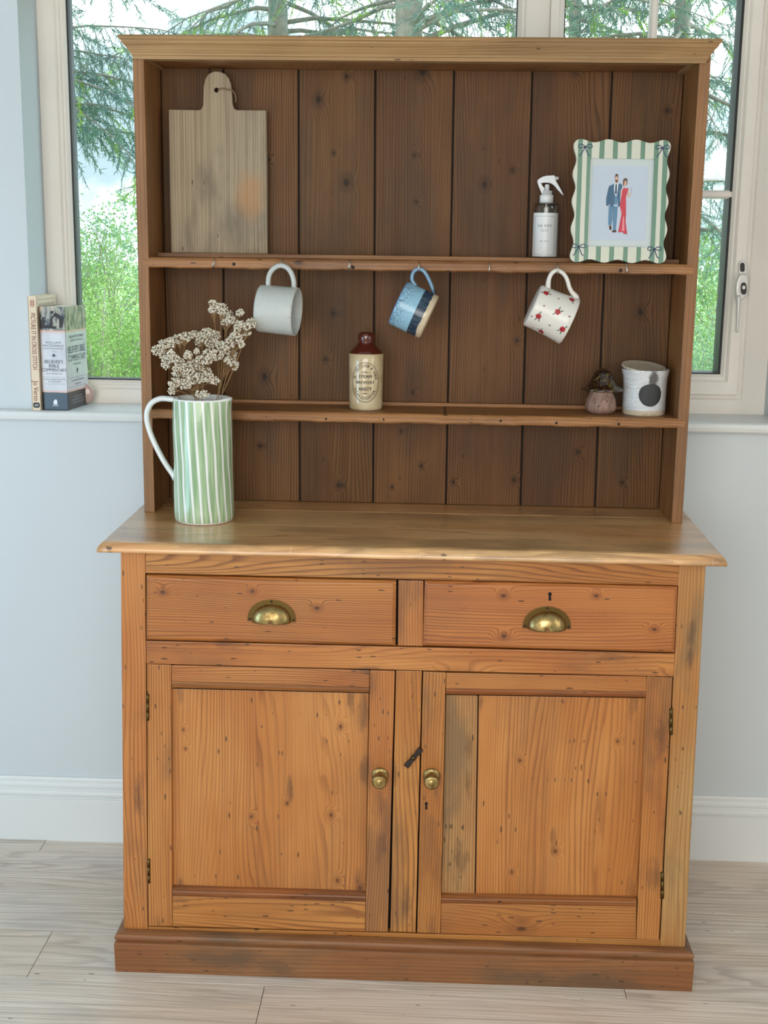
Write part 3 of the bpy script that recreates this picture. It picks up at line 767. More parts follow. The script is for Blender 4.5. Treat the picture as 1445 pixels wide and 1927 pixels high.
# shelves with a wavering worn front edge
def shelf(z, th, x0, x1, name):
    bm = bmesh.new(); N = 60; rows_ = []
    secs = [(YB-.001, 0), (YR+.0035, 0), (YR+.0005, -.0025), (YR-.0015, -.006), (YR-.001, -th+.003), (YR+.002, -th), (YB-.001, -th)]
    for i in range(N+1):
        x = x0+(x1-x0)*i/N
        wv = .0008*math.sin(i*.9)+.0006*math.sin(i*2.3+z*9)
        rows_.append([bm.verts.new((x, yy_+(wv if j in (2, 3, 4) else 0), z+zz+(wv*1.2 if j in (4, 5) else 0))) for j, (yy_, zz) in enumerate(secs)])
    n = len(secs)
    for a_, b_ in zip(rows_, rows_[1:]):
        for k in range(n): bm.faces.new((a_[k], b_[k], b_[(k+1) % n], a_[(k+1) % n]))
    bm.faces.new(rows_[0]); bm.faces.new(rows_[-1][::-1])
    bmesh.ops.recalc_face_normals(bm, faces=bm.faces)
    return from_bm(name, bm, W_shelf, rack)
Z1, Z2 = 1.5515, 1.2155
# the shelf fronts lap over the uprights
s1 = shelf(Z1, .0225, -.600, .6015, 'shelf'); s2 = shelf(Z2, .0215, -.590, .604, 'shelf')
o = box('shelf_ledge', -.586, .586, YB-.078, YB-.002, Z1, Z1+.0095, W_shelf, s1, .0015)
o = box('shelf_ledge', -.586, .586, YB-.020, YB-.002, Z2, Z2+.0085, W_shelf, s2, .002)
ZL1 = Z1+.0095
# cornice
zc0, zc1 = 1.9645, 2.0105
prof = [(.270, zc0), (.268, zc0+.006), (.2655, zc0+.008), (.2655, zc0+.011), (.262, zc0+.015), (.256, zc0+.024), (.250, zc0+.030), (.2485, zc0+.0325), (.2485, zc0+.0345), (.245, zc0+.037), (.243, zc0+.041), (.245, zc1-.001), (.249, zc1), (.300, zc1), (.300, zc0)]
mx0 = [-( .277-p[0]) if p[0] < .28 else (p[0]-.277)*0 for p in prof]
cx0, cx1 = -.600, .592
o = extrude_profile('cornice', prof, cx0, cx1, W_corn, rack, mx0=mx0, mx1=[-m for m in mx0]); o['label'] = 'paler moulded cornice along the top'
for s, xe in ((1, cx0), (-1, cx1)):
    v = []; n = len(prof)
    for k in (0, 1):
        for i, p in enumerate(prof): v.append((xe+s*(mx0[i] if p[0] < .28 else .02), (p[0] if k == 0 else YB+.02), p[1]))
    f = [(i, (i+1) % n, n+(i+1) % n, n+i) for i in range(n)]+[tuple(range(n)), tuple(range(2*n-1, n-1, -1))]
    bm = bmesh.new(); vs = [bm.verts.new(q) for q in v]; [bm.faces.new([vs[i] for i in q]) for q in f]
    bmesh.ops.recalc_face_normals(bm, faces=bm.faces); from_bm('cornice_return', bm, W_corn, rack)
# screw heads on the lower shelf edge
for u, v in [(501, 784), (613, 788), (722, 789), (832, 790), (942, 792), (1047, 796), (1164, 798), (720, 789)][:7]:
    p = A(u, v, YR-.0015)
    lathe('screw', [(0.0, 0), (.0035, 0), (.003, .0012), (0.0, .0015)], M_iron, rack, Matrix.Translation((p.x, YR-.0005, p.z)) @ Matrix.Rotation(PI/2, 4, 'X'), 12, False)
# cup hooks along the upper shelf edge
HOOKS = {}
for u, v in [(404, 487), (531, 489), (658, 491), (788, 494), (920, 496), (1048, 498), (1177, 498)]:
    p = A(u, v, YR-.001); z = p.z
    pts = [(p.x, YR+.004, z), (p.x, YR-.006, z+.001), (p.x+.0005, YR-.0115, z-.004), (p.x+.001, YR-.013, z-.011), (p.x+.001, YR-.016, z-.0175), (p.x+.0005, YR-.022, z-.019), (p.x, YR-.0265, z-.014), (p.x, YR-.0265, z-.008)]
    tube('cup_hook', pts, .00145, M_metal, rack, 8, 5)
    HOOKS[u] = Vector((p.x, YR-.0195, z-.0165))
for u, v in [(440, 497), (664, 503), (1168, 509)]:
    p = A(u, v, YR-.0015)
    lathe('screw', [(0.0, 0), (.0042, 0), (.0036, .001), (0.0, .0012)], M_iron, rack, Matrix.Translation((p.x, YR-.0005, p.z)) @ Matrix.Rotation(PI/2, 4, 'X'), 12, False)
# ------------------------------------------------------------------ things on the dresser
def MAT(x=Vector((1, 0, 0)), y=Vector((0, 1, 0)), z=Vector((0, 0, 1)), o=Vector()):
    return Matrix(((x.x, y.x, z.x, o.x), (x.y, y.y, z.y, o.y), (x.z, y.z, z.z, o.z), (0, 0, 0, 1)))
# --- chopping board
yb_ = .417
def bz(u, v): p = A(u, v, yb_); return p
outl = [(320, 207.5), (376, 208.5), (381, 206.5), (384.5, 200), (385, 182), (385.5, 165), (388, 152), (393, 143), (400, 138), (408, 136), (417, 137), (426, 141), (432, 148), (436, 158), (438, 172), (439.5, 196), (442, 205), (447, 208.5), (503, 209), (504.3, 300), (505, 478), (325, 476), (322, 340)]
cbP = [A(u, v, yb_) for u, v in outl]
for p in cbP:
    if p.z < 1.60: p.z = ZL1
cb_o = thing('chopping_board', ((cbP[-2].x+cbP[-3].x)/2, yb_, ZL1), 'pale worn paddle-shaped wooden chopping board standing on the upper shelf', 'chopping board')
bm = bmesh.new()
hc = A(409.5, 171, yb_); hr = .0052
hole = [hc+Vector((hr*math.cos(2*PI*k/20), 0, hr*math.sin(2*PI*k/20))) for k in range(20)]
def face_with_hole(bm, outer, inner, yy_):
    vo = [bm.verts.new((p.x, yy_, p.z)) for p in outer]; vi = [bm.verts.new((p.x, yy_, p.z)) for p in inner]
    eo = [bm.edges.new((vo[i], vo[(i+1) % len(vo)])) for i in range(len(vo))]; ei = [bm.edges.new((vi[i], vi[(i+1) % len(vi)])) for i in range(len(vi))]
    bmesh.ops.triangle_fill(bm, edges=eo+ei, use_beauty=True); return vo, vi
th = .017; cbi = []
cen = sum(cbP, Vector())/len(cbP)
vo, vi = face_with_hole(bm, cbP, hole, yb_-th); vo2, vi2 = face_with_hole(bm, cbP, hole, yb_)
for a_, b_ in ((vo, vo2), (vi, vi2)):
    n = len(a_)
    for k in range(n): bm.faces.new((a_[k], a_[(k+1) % n], b_[(k+1) % n], b_[k]))
bmesh.ops.recalc_face_normals(bm, faces=bm.faces)
es = [e for e in bm.edges if e.calc_face_angle(0) > .6 and len(e.link_faces) == 2 and abs(e.verts[0].co.y-e.verts[1].co.y) < 1e-5]
bevel(bm, .002, 2, es)
from_bm('board', bm, W_board, cb_o)
M_cord = principled('leather_cord', rgb(128, 104, 84), .8)[0]
h0 = A(410, 171, yb_-th)
def bp(u, v, dy): p = A(u, v, yb_-th); return Vector((p.x, yb_-th+dy, p.z))
tube('leather_cord', [bp(410, 172, .010), bp(411, 170, -.002), bp(418, 167, -.003), bp(428, 169, -.004), bp(437, 171, -.004), bp(441.5, 176, .002), bp(443, 186, .006), bp(441, 192, .012)], .0016, M_cord, cb_o, 8, 5)
tube('hanging_cord', [A(393, 113, YB-.006), A(393.5, 128, YB-.007), A(395.5, 141, yb_-.002)], .0011, M_ink, rack, 6, 4)['label'] = 'thin dark cord hanging behind the board'

# --- spray bottle
ysp = .408; zc = ZL1
def spx(u, v, yy_=None): return A(u, v, ysp if yy_ is None else yy_)
sc_ = A(1025, 440, ysp).x-A(1024, 440, ysp).x
cxs = spx(1024.5, 480).x
sb = thing('spray_bottle', (cxs, ysp, zc), 'clear spray bottle with a white trigger head and white printed label on the upper shelf', 'bottle')
T0 = Matrix.Translation((cxs, ysp, 0))
R0 = 23.2*sc_
zsh, zgl = spx(1028, 401).z, spx(1028, 390).z
m_bg = bpy.data.materials.new('clear_bottle_glass'); m_bg.use_nodes = True; t = NT(m_bg.node_tree); t.n.clear()
_tr = t.node('ShaderNodeBsdfTransparent', i_Color=(.86, .86, .84, 1)); _gl = t.node('ShaderNodeBsdfGlossy', i_Roughness=.04); _mx = t.node('ShaderNodeMixShader')
_lw = t.node('ShaderNodeLayerWeight', i_Blend=.35); t.l.new(t.sstep(_lw.outputs[1], 0, 1, .06, .55, 'LINEAR'), _mx.inputs[0]); t.l.new(_tr.outputs[0], _mx.inputs[1]); t.l.new(_gl.outputs[0], _mx.inputs[2])
_o = t.node('ShaderNodeOutputMaterial'); t.l.new(_mx.outputs[0], _o.inputs[0])
zcol0, zcol1, zcol2 = spx(1028, 383).z, spx(1028, 367).z, spx(1028, 359).z
lathe('bottle_body', [(R0*.9, zc), (R0, zc+.002), (R0, zsh+.010), (R0*.99, zgl+.004), (R0*.93, zgl+.0085), (R0*.6, zcol0+.001), (R0*.52, zcol0+.004)], m_bg, sb, T0, 40)
lathe('label', [(R0+.0005, zc+.0025), (R0+.0005, zsh)], M_white, sb, T0, 48, False)
lathe('collar', [(R0*.5, zcol0), (R0*.56, zcol0), (R0*.56, zcol1-.001), (R0*.53, zcol1), (R0*.44, zcol1), (R0*.43, zcol2), (R0*.2, zcol2), (R0*.19, zcol2+.012), (R0*.14, zcol2+.014)], M_white, sb, T0, 36, True, True)
tube('dip_tube', [(cxs, ysp, zcol0), (cxs+.002, ysp, zc+.01)], .002, M_white, sb, 8, 1)
def head(name, pts, y_a, y_b, mat, parent, bev=.0012):
    P = [spx(u, v) for u, v in pts]; bm = bmesh.new()
    prism(bm, [Vector((p.x, y_a, p.z)) for p in P], [Vector((p.x, y_b, p.z)) for p in P], bev); return from_bm(name, bm, mat, parent)
th_ = head('trigger_head', [(1010.5, 340), (1014, 336.5), (1020, 333), (1028, 330.8), (1043, 330), (1044.5, 334), (1046, 341), (1050, 348), (1055, 357), (1060.5, 368), (1057, 366), (1050, 358.5), (1044, 351), (1038, 346), (1031, 344), (1024, 344), (1016, 345.5), (1012, 344.5)], ysp-.0075, ysp+.0075, M_white, sb, .002)
head('support_arm', [(1010.5, 342), (1018, 345), (1021, 351), (1024, 353), (1024, 362), (1020, 366.5), (1018, 362), (1013, 350)], ysp-.006, ysp+.006, M_white, sb)
p1_, p2_ = spx(1044, 335.5), spx(1051, 335.5)
tube('nozzle', [p1_, p2_], .0036, M_white, sb, 14, 1)
lt = Letters()
fs_ = lambda a, b: Vector((cxs+(R0+.0009)*math.sin(a/R0), ysp-(R0+.0009)*math.cos(a/R0), b))
zm = lambda v: spx(1024, v).z
lw_ = 20.3*sc_
a0 = -.0045
lt.line([(a0-lw_, zm(407)), (a0+lw_*.92, zm(407)), (a0+lw_*.92, zm(480)), (a0-lw_, zm(480))], .0005, fs_, True)
# subdivided long horizontals follow the curve
lt = Letters()
def curved_line(lt, a0_, a1_, b, wd, fn, n=14): lt.line([(a0_+(a1_-a0_)*i/n, b) for i in range(n+1)], wd, fn)
xa_, xb_ = a0-lw_, a0+lw_*.95
curved_line(lt, xa_, xb_, zm(407.5), .0005, fs_); curved_line(lt, xa_, xb_, zm(479.5), .0005, fs_)
for q in (xa_, xb_): lt.line([(q, zm(407.5)), (q, zm(479.5))], .0005, fs_)
lt.add('SO SOY', .0078, fs_, (a0, zm(425.5)), 1.0, 1, 0, .01, sp=1.25)
lt.add('HAND POURED', .0022, fs_, (a0, zm(432.5)), 1.3, 1); lt.add('IN ENGLAND', .0022, fs_, (a0, zm(435.5)), 1.2, 1)
lt.add('SEA SALT', .0034, fs_, (a0, zm(454)), 1.2, 1, sp=1.2); lt.add('100ml', .0024, fs_, (a0, zm(475)), 1.3, 1)
lt.build('lettering', principled('grey_print', rgb(70, 76, 84), .6)[0], sb)

# --- scalloped picture frame
yfr = YR+.016
BLp, BRp, TLp, TRp = A(1073, 494, yfr), A(1249, 494, yfr), A(1079, 278, yfr+.02), A(1252.5, 276, yfr+.02)
fw_, fh_ = .2095, .2610
fc = Vector(((BLp.x+BRp.x)/2, yfr, Z1))
lean = math.radians(5.5)
fx = Vector((1, 0, .0)).normalized(); fz = Vector((0.004, math.sin(lean), math.cos(lean))).normalized(); fy = fz.cross(fx).normalized()
FM = MAT(fx, fy, fz, fc)
pf = thing('picture_frame', fc, 'scalloped green and cream striped picture frame with navy bows and a couple drawing', 'picture frame', mat=FM)
K = 1/7.05*sc_*0.985
def fl(zx, zy): return ((zx-722)*K, (1612-zy)*K)     # picture measurements to frame coordinates
def scallop():
    o = []
    hw, am = fw_/2-.0012, .0068
    z0, z1 = .0, fh_; rc = .014
    N = 16
    # right side from bottom to top: 4 gaps between 5 bumps
    zb0, zb1 = z0+rc, z1-rc
    for i in range(N*4+1):
        f = i/(N*4); o.append((hw-am*.5*(1-math.cos(2*PI*4*f)), zb0+(zb1-zb0)*f))
    for i in range(1, 8): a_ = i/8*PI/2; o.append((hw-rc+rc*math.cos(a_), zb1+rc*math.sin(a_)))
    for i in range(N*3+1):
        f = i/(N*3); o.append(((hw-rc)*(1-2*f), z1-am*.5*(1-math.cos(2*PI*3*f))))
    for i in range(1, 8): a_ = PI/2+i/8*PI/2; o.append((-(hw-rc)+rc*math.cos(a_), zb1+rc*math.sin(a_)))
    for i in range(N*4+1):
        f = i/(N*4); o.append((-hw+am*.5*(1-math.cos(2*PI*4*f)), zb1+(zb0-zb1)*f))
    for i in range(1, 8): a_ = PI+i/8*PI/2; o.append((-(hw-rc)+rc*math.cos(a_), zb0+rc*math.sin(a_)))
    for i in range(N*3+1):
        f = i/(N*3); o.append((-(hw-rc)*(1-2*f), z0+am*.5*(1-math.cos(2*PI*3*f))))
    for i in range(1, 8): a_ = 1.5*PI+i/8*PI/2; o.append((hw-rc+rc*math.cos(a_), zb0+rc*math.sin(a_)))
    return o
oo = scallop()
ix0, ix1 = fl(322, 0)[0], fl(1140, 0)[0]; iz0, iz1 = fl(0, 1408)[1], fl(0, 292)[1]
ri = .005
inn = []
for cx_, cz_, a0_ in ((ix1-ri, iz0+ri, 1.5*PI), (ix1-ri, iz1-ri, 0), (ix0+ri, iz1-ri, .5*PI), (ix0+ri, iz0+ri, PI)):
    for i in range(7): inn.append((cx_+ri*math.cos(a0_+i/6*PI/2), cz_+ri*math.sin(a0_+i/6*PI/2)))
bm = bmesh.new(); thf = .013
O3 = [Vector((a_, 0, b_)) for a_, b_ in oo]; I3 = [Vector((a_, 0, b_)) for a_, b_ in inn]
vo, vi = face_with_hole(bm, O3, I3, -thf); vo2, vi2 = face_with_hole(bm, O3, I3, 0)
for a_, b_ in ((vo, vo2), (vi, vi2)):
    n = len(a_)
    for k in range(n): bm.faces.new((a_[k], a_[(k+1) % n], b_[(k+1) % n], b_[k]))
bmesh.ops.recalc_face_normals(bm, faces=bm.faces)
es = [e for e in bm.edges if len(e.link_faces) == 2 and e.calc_face_angle(0) > 1.0 and e.verts[0].co.y < -.01 and e.verts[1].co.y < -.01]
bevel(bm, .0018, 3, es)
mf, t, b = principled('painted_striped_frame', rgb(200, 204, 190), .35)
c = t.node('ShaderNodeTexCoord').outputs['Object']; sx_, sy_, sz_ = t.node('ShaderNodeSeparateXYZ', n_0=c).outputs
wob_ = t.m('MULTIPLY', t.m('SUBTRACT', t.noise(c, 14, 2), .5), .0022)
fx_ = t.m('ADD', t.m('DIVIDE', t.m('ADD', sx_, wob_), fw_), .5)
cream, green = rgb(202, 204, 190), rgb(100, 136, 116)
def X(zx): return min(1, max(0, (zx-722)*K/fw_+.5))
edges = [(0, 0), (158, 1), (214, 0), (276, 1), (334, 0), (430, 1), (494, 0), (604, 1), (668, 0), (782, 1), (844, 0), (956, 1), (1014, 0), (1128, 1), (1190, 0), (1244, 1), (1306, 0)]
r_ = t.ramp(fx_, [(X(e) if e else 0, green if g else cream) for e, g in edges], 'CONSTANT')
t.l.new(r_, b.inputs['Base Color'])
from_bm('frame', bm, mf, pf, keep_local=True)
box('back_panel', -fw_/2+.02, fw_/2-.02, -.004, .004, .018, fh_-.018, M_ink, pf, keep_local=True)
M_mat = painted('white_mount', rgb(192, 202, 204), .5, .0, 3, 0); M_paper = painted('print_paper', rgb(186, 198, 214), .6, .01, 20, 0)
mtb = box('mount', ix0-.001, ix1+.001, -.0085, -.0045, iz0-.001, iz1+.001, M_mat, pf, keep_local=True)
qx0, qz0 = fl(360, 1322); qx1, qz1 = fl(1070, 378)
pr = box('print', qx0, qx1, -.0092, -.0086, qz0, qz1, M_paper, pf, keep_local=True)
def paint(name, col, polys, dy=0.0, lines=(), lw=.0007):
    L = Letters(); fn = lambda a, b: Vector((a, -.0094-dy, b))
    for P in polys: L.poly([fl(*p) for p in P], fn)
    for ln in lines: L.line([fl(*p) for p in ln], lw, fn)
    return L.build(name, principled('watercolour_'+name, rgb(*col), .7)[0], pr)
paint('suit_jacket', (72, 104, 132), [[(640, 600), (610, 622), (575, 640), (562, 700), (545, 800), (548, 880), (575, 890), (585, 860), (600, 900), (640, 890), (655, 760), (640, 690)], [(695, 600), (740, 612), (748, 640), (722, 700), (722, 890), (700, 900), (690, 800), (680, 760), (690, 690)]])
paint('suit_trousers', (96, 134, 164), [[(582, 890), (640, 890), (632, 1010), (625, 1130), (582, 1130), (580, 1000)], [(640, 890), (696, 890), (694, 1010), (684, 1195), (645, 1195), (640, 1080)], [(648, 760), (688, 760), (690, 870), (645, 870)]], .00005)
paint('shirt', (222, 228, 232), [[(640, 600), (695, 600), (682, 700), (668, 755), (650, 700)]], .0001)
paint('tie', (40, 66, 92), [[(657, 612), (675, 612), (677, 720), (668, 745), (655, 720)]], .0002, [[(600, 900), (640, 890), (655, 760)], [(590, 660), (580, 780), (585, 860)], [(722, 700), (722, 890)], [(640, 1080), (640, 900)], [(625, 1130), (632, 1010)], [(562, 700), (545, 800), (548, 880), (575, 890)], [(610, 622), (575, 640), (562, 700)]], .0005)
paint('skin', (206, 166, 140), [[(648, 520), (690, 520), (690, 560), (680, 590), (658, 590), (648, 560)], [(660, 585), (680, 585), (678, 606), (658, 606)], [(765, 575), (800, 575), (802, 615), (790, 640), (772, 630)], [(735, 680), (748, 670), (740, 760), (728, 740)], [(812, 690), (826, 690), (830, 745), (865, 710), (868, 722), (826, 780), (816, 760)]], .0001)
paint('hair', (98, 70, 56), [[(645, 530), (650, 488), (668, 480), (686, 490), (690, 530), (680, 520), (660, 508), (652, 530)], [(648, 545), (656, 560), (680, 560), (690, 545), (686, 578), (668, 588), (652, 576)], [(752, 560), (764, 538), (790, 534), (808, 548), (806, 610), (796, 625), (800, 580), (780, 562), (768, 580), (764, 640), (752, 620)]], .00025)
paint('red_dress', (200, 74, 88), [[(765, 650), (790, 665), (825, 655), (818, 700), (798, 760), (802, 860), (806, 960), (806, 1090), (832, 1245), (790, 1235), (765, 1215), (712, 1220), (728, 1120), (748, 980), (722, 880), (740, 760), (745, 690)]])
paint('dress_folds', (160, 40, 62), [], .0002, [[(752, 850), (796, 900)], [(748, 900), (800, 940)], [(755, 790), (794, 760)], [(765, 1000), (745, 1120), (722, 1210)], [(790, 960), (790, 1100), (812, 1220)], [(775, 700), (770, 780)], [(712, 1220), (765, 1215), (790, 1235), (832, 1245)], [(825, 655), (798, 760)], [(740, 760), (724, 880)]], .0007)
paint('dress_highlight', (226, 140, 150), [[(768, 1020), (784, 1020), (796, 1200), (762, 1200)]], .0001)
paint('shoes', (84, 56, 52), [[(594, 1135), (622, 1135), (630, 1180), (612, 1198), (598, 1180)], [(640, 1195), (690, 1195), (690, 1222), (630, 1222)]], .0001)
paint('glass', (120, 96, 96), [], .0002, [[(858, 655), (862, 680), (870, 660)], [(863, 680), (868, 712)]], .0005)
M_navy = principled('navy_paint', rgb(40, 58, 92), .4)[0]; M_bowfill = principled('grey_blue_paint', rgb(128, 152, 158), .4)[0]
for bx_, by_ in ((250, 150), (1236, 150), (212, 1412), (1185, 1432)):
    L = Letters(); fn = lambda a, b: Vector((a, -thf-.0004, b))
    S = lambda pts: [fl(bx_+p[0], by_+p[1]) for p in pts]
    L.line(S([(0, 0), (-30, -26), (-62, -32), (-84, -16), (-86, 8), (-62, 18), (-30, 8), (0, 0)]), .0021, fn)
    L.line(S([(0, 0), (30, -24), (62, -32), (86, -20), (90, 4), (66, 16), (32, 8), (0, 0)]), .0021, fn)
    L.line(S([(0, 0), (-22, 44), (-50, 90), (-72, 118)]), .0022, fn); L.line(S([(0, 0), (18, 50), (38, 95), (62, 118)]), .0022, fn)
    L.poly(S([(-12, -10), (12, -10), (12, 12), (-12, 12)]), fn)
    L.build('painted_bow', M_navy, pf, True)

# --- mugs hanging from the hooks
def mug(name, label, hook, base_uv, rim_uv, r_b, r_r, tilt, handle, mat, hmat, wall=.0035, foot=None, hr=(.0055,), hflat=None, squeeze=1.0):
    yc = HOOKS[hook].y
    B, Rm = A(*base_uv, yc), A(*rim_uv, yc)
    L = (Rm-B).length; ax = (Rm-B).normalized(); up = Vector((0, -1, 0)).cross(ax)
    if up.z < 0: up = -up
    ax = (ax+Vector((0, tilt, 0))).normalized()
    yv = up.cross(ax).normalized()
    M = MAT(ax, yv, up, B)
    e = thing(name, B, label, 'mug', 'mugs hanging from the shelf hooks', M)
    R_ = Matrix.Rotation(PI/2, 4, 'Y')        # lathe z -> local x
    pr = [(0, .0), (r_b*.90, 0), (r_b*.975, .0012), (r_b, .005)]
    for i in range(1, 9):
        f = i/8; pr.append((r_b+(r_r-r_b)*f**2, .005+(L-.006)*f))
    pr += [(r_r-wall*.5, L+.0006), (r_r-wall, L-.001)]
    for i in range(6, -1, -1):
        f = i/8; pr.append((r_b+(r_r-r_b)*f**2-wall, .007+(L-.006)*f))
    pr.append((0, .006))
    lathe('mug_body', pr, mat, e, R_, 56, False, False, keep_local=True)
    Mi = M.inverted(); hp_ = []
    for u, v in handle:
        q = Mi @ A(u, v, yc); hp_.append((q.x, 0, q.z))
    bm = bmesh.new(); tube_bm(bm, hp_, [a_*1.0 for a_ in hr], 14, 6, hflat, (0, 1, 0))
    bmesh.ops.recalc_face_normals(bm, faces=bm.faces)
    from_bm('handle', bm, hmat, e, True, True)
    return e, M, L, yc
def speck_mat(name, col, sp, rough=.5, sc=420, th0=.66):
    m, t, b = principled(name, col, rough); c = t.node('ShaderNodeTexCoord').outputs['Object']
    n = t.noise(c, sc, 2, .5); t.l.new(t.mix(t.sstep(n, th0, th0+.05), col, sp), b.inputs['Base Color']); bump(t, b, t.noise(c, 120, 3), .1, .0006); return m
M_gray = speck_mat('speckled_grey_glaze', rgb(186, 192, 190), rgb(112, 116, 118), .4)
mug('mug', 'grey speckled mug hanging on the left with its open rim turned right', 531, (487.5, 580), (560, 586.5), .0515, .0525, -.13,
    [(506, 548), (505, 536), (506.5, 520), (513, 508), (523, 501), (532, 500), (542, 504), (550, 514), (554.5, 528), (555, 541), (555, 552)], M_gray, M_gray, hr=(.0062,)*5, hflat=(.0055,)*5)
# blue mug
mb_, t, b = principled('two_tone_blue_glaze', rgb(150, 192, 214), .2); c = t.node('ShaderNodeTexCoord').outputs['Object']
lx, ly, lz = t.node('ShaderNodeSeparateXYZ', n_0=c).outputs
n = t.noise(c, 300, 3, .6); nb = t.noise(c, 45, 2)
Lb = .083
f = t.m('DIVIDE', lx, Lb)
col = t.mix(t.m('MULTIPLY', t.sstep(n, .50, .58), t.sstep(f, .45, .95, .1, .9)), rgb(142, 186, 210), rgb(60, 84, 116))
col = t.mix(t.sstep(f, .86, .93), col, rgb(104, 132, 170))
navy = t.mix(t.sstep(t.noise(t.vm('MULTIPLY', c, (60, 60, 200)), 1, 2), .35, .7), rgb(24, 48, 72), rgb(58, 76, 92))
col = t.mix(t.m('LESS_THAN', f, .395), col, navy)
col = t.mix(t.m('LESS_THAN', t.m('ADD', f, t.m('MULTIPLY', t.m('SUBTRACT', nb, .5), .12)), .15), col, rgb(200, 184, 158))
t.l.new(col, b.inputs['Base Color'])
mbh, t, b = principled('blue_handle_glaze', rgb(110, 150, 184), .2); c = t.node('ShaderNodeTexCoord').outputs['Object']
hx, hy, hz = t.node('ShaderNodeSeparateXYZ', n_0=c).outputs
t.l.new(t.mix(t.sstep(hx, .012, .024, 1, 0), t.mix(t.noise(c, 60, 3), rgb(84, 122, 160), rgb(140, 178, 204)), rgb(24, 44, 66)), b.inputs['Base Color'])
mug('mug', 'light blue and navy stoneware mug hanging tilted from the middle hook', 788, (808.5, 597.5), (748.5, 569.5), .0505, .0500, .05,
    [(820, 566), (817.5, 554), (812, 538), (805, 522), (797, 510), (788.5, 506.5), (780, 509.5), (775.5, 518), (775.5, 528), (781, 537), (783, 546)], mb_, mbh, hr=(.0062, .0060, .006, .006), hflat=(.0042,)*4)
# rose mug
M_ros = principled('white_glazed_china', rgb(218, 216, 210), .3, coat=.1)[0]
rm, RM, RL, ryc = mug('mug', 'white mug with painted red roses and tiny hearts hanging tilted on the right', 1048, (1001, 573.5), (1071.5, 605), .0475, .0530, -.0,
    [(1031, 554), (1031, 540), (1032.5, 527), (1037, 516), (1044, 510), (1051, 509.5), (1060, 515), (1067, 526), (1071, 540), (1076, 550), (1084, 560), (1082, 572)], M_ros, M_ros, hr=(.0085, .0056, .0052, .0052, .0058, .009), hflat=(.007, .005, .0045, .0045, .005, .008))
RMi = RM.inverted()
def rsurf(x, ang):
    f = max(0, min(1, (x-.005)/(RL-.006))); r = .0475+(.0530-.0475)*f**2+.0004
    return Vector((x, -r*math.cos(ang), r*math.sin(ang)))
def uvloc(u, v):
    q = RMi @ A(u, v, ryc); f = max(0, min(1, q.x/RL)); r = .0475+.0055*f*f
    return q.x, math.asin(max(-.97, min(.97, q.z/(r*1.02))))
M_r1 = principled('rose_red', rgb(168, 34, 48), .3)[0]; M_r2 = principled('deep_rose', rgb(104, 16, 32), .3)[0]; M_r3 = principled('leaf_grey_green', rgb(104, 122, 112), .3)[0]; M_r4 = principled('heart_plum', rgb(120, 44, 58), .3)[0]
for zx, zy, a_ in ((572, 618, .6), (1075, 748, 2.2), (778, 980, 1.1), (412, 1068, -1.4), (868, 1315, -1.9), (480, 1378, 2.3)):
    u, v = 970+zx/10.32, 490+zy/10.32; x0_, g0 = uvloc(u, v); rr = .0062
    fn = lambda a, b, x0_=x0_, g0=g0: rsurf(x0_+a, g0+b/.05)
    Lr = Letters(); Lr.poly([(rr*(1+.13*math.sin(5*k_+a_))*math.cos(k_*1.0), rr*(1+.13*math.sin(5*k_+a_))*math.sin(k_)) for k_ in [2*PI*i/18 for i in range(18)]], fn)
    rose = Lr.build('painted_rose', M_r1, rm, True)
    fn2 = lambda a, b, x0_=x0_, g0=g0: rsurf(x0_+a, g0+b/.05)*1.003
    Ld = Letters(); Ld.line([(rr*.15*k*math.cos(k*1.4+a_), rr*.15*k*math.sin(k*1.4+a_)) for k in range(1, 6)], .0010, fn2); Ld.build('petal_line', M_r2, rose, True)
    for da in (-.5, .35, 2.9):
        q = a_+da; cx_, cz_ = 1.5*rr*math.cos(q), 1.5*rr*math.sin(q); Lg = Letters()
        Lg.poly([(cx_+.0036*math.cos(k)*math.cos(q)-.0015*math.sin(k)*math.sin(q), cz_+.0036*math.cos(k)*math.sin(q)+.0015*math.sin(k)*math.cos(q)) for k in [2*PI*i/10 for i in range(10)]], fn)
        Lg.build('painted_leaf', M_r3, rose, True)
for zx, zy in ((808, 728), (522, 862), (285, 1068), (1000, 1065), (628, 1242), (328, 1305), (737, 1537)):
    u, v = 970+zx/10.32, 490+zy/10.32; x0_, g0 = uvloc(u, v)
    fn = lambda a, b, x0_=x0_, g0=g0: rsurf(x0_+a, g0+b/.05); Lh = Letters()
    s_ = .0024; Lh.poly([(0, -s_), (s_*.9, s_*.2), (s_*.6, s_*.8), (0, s_*.35), (-s_*.6, s_*.8), (-s_*.9, s_*.2)], fn)
    Lh.build('painted_heart', M_r4, rm, True)

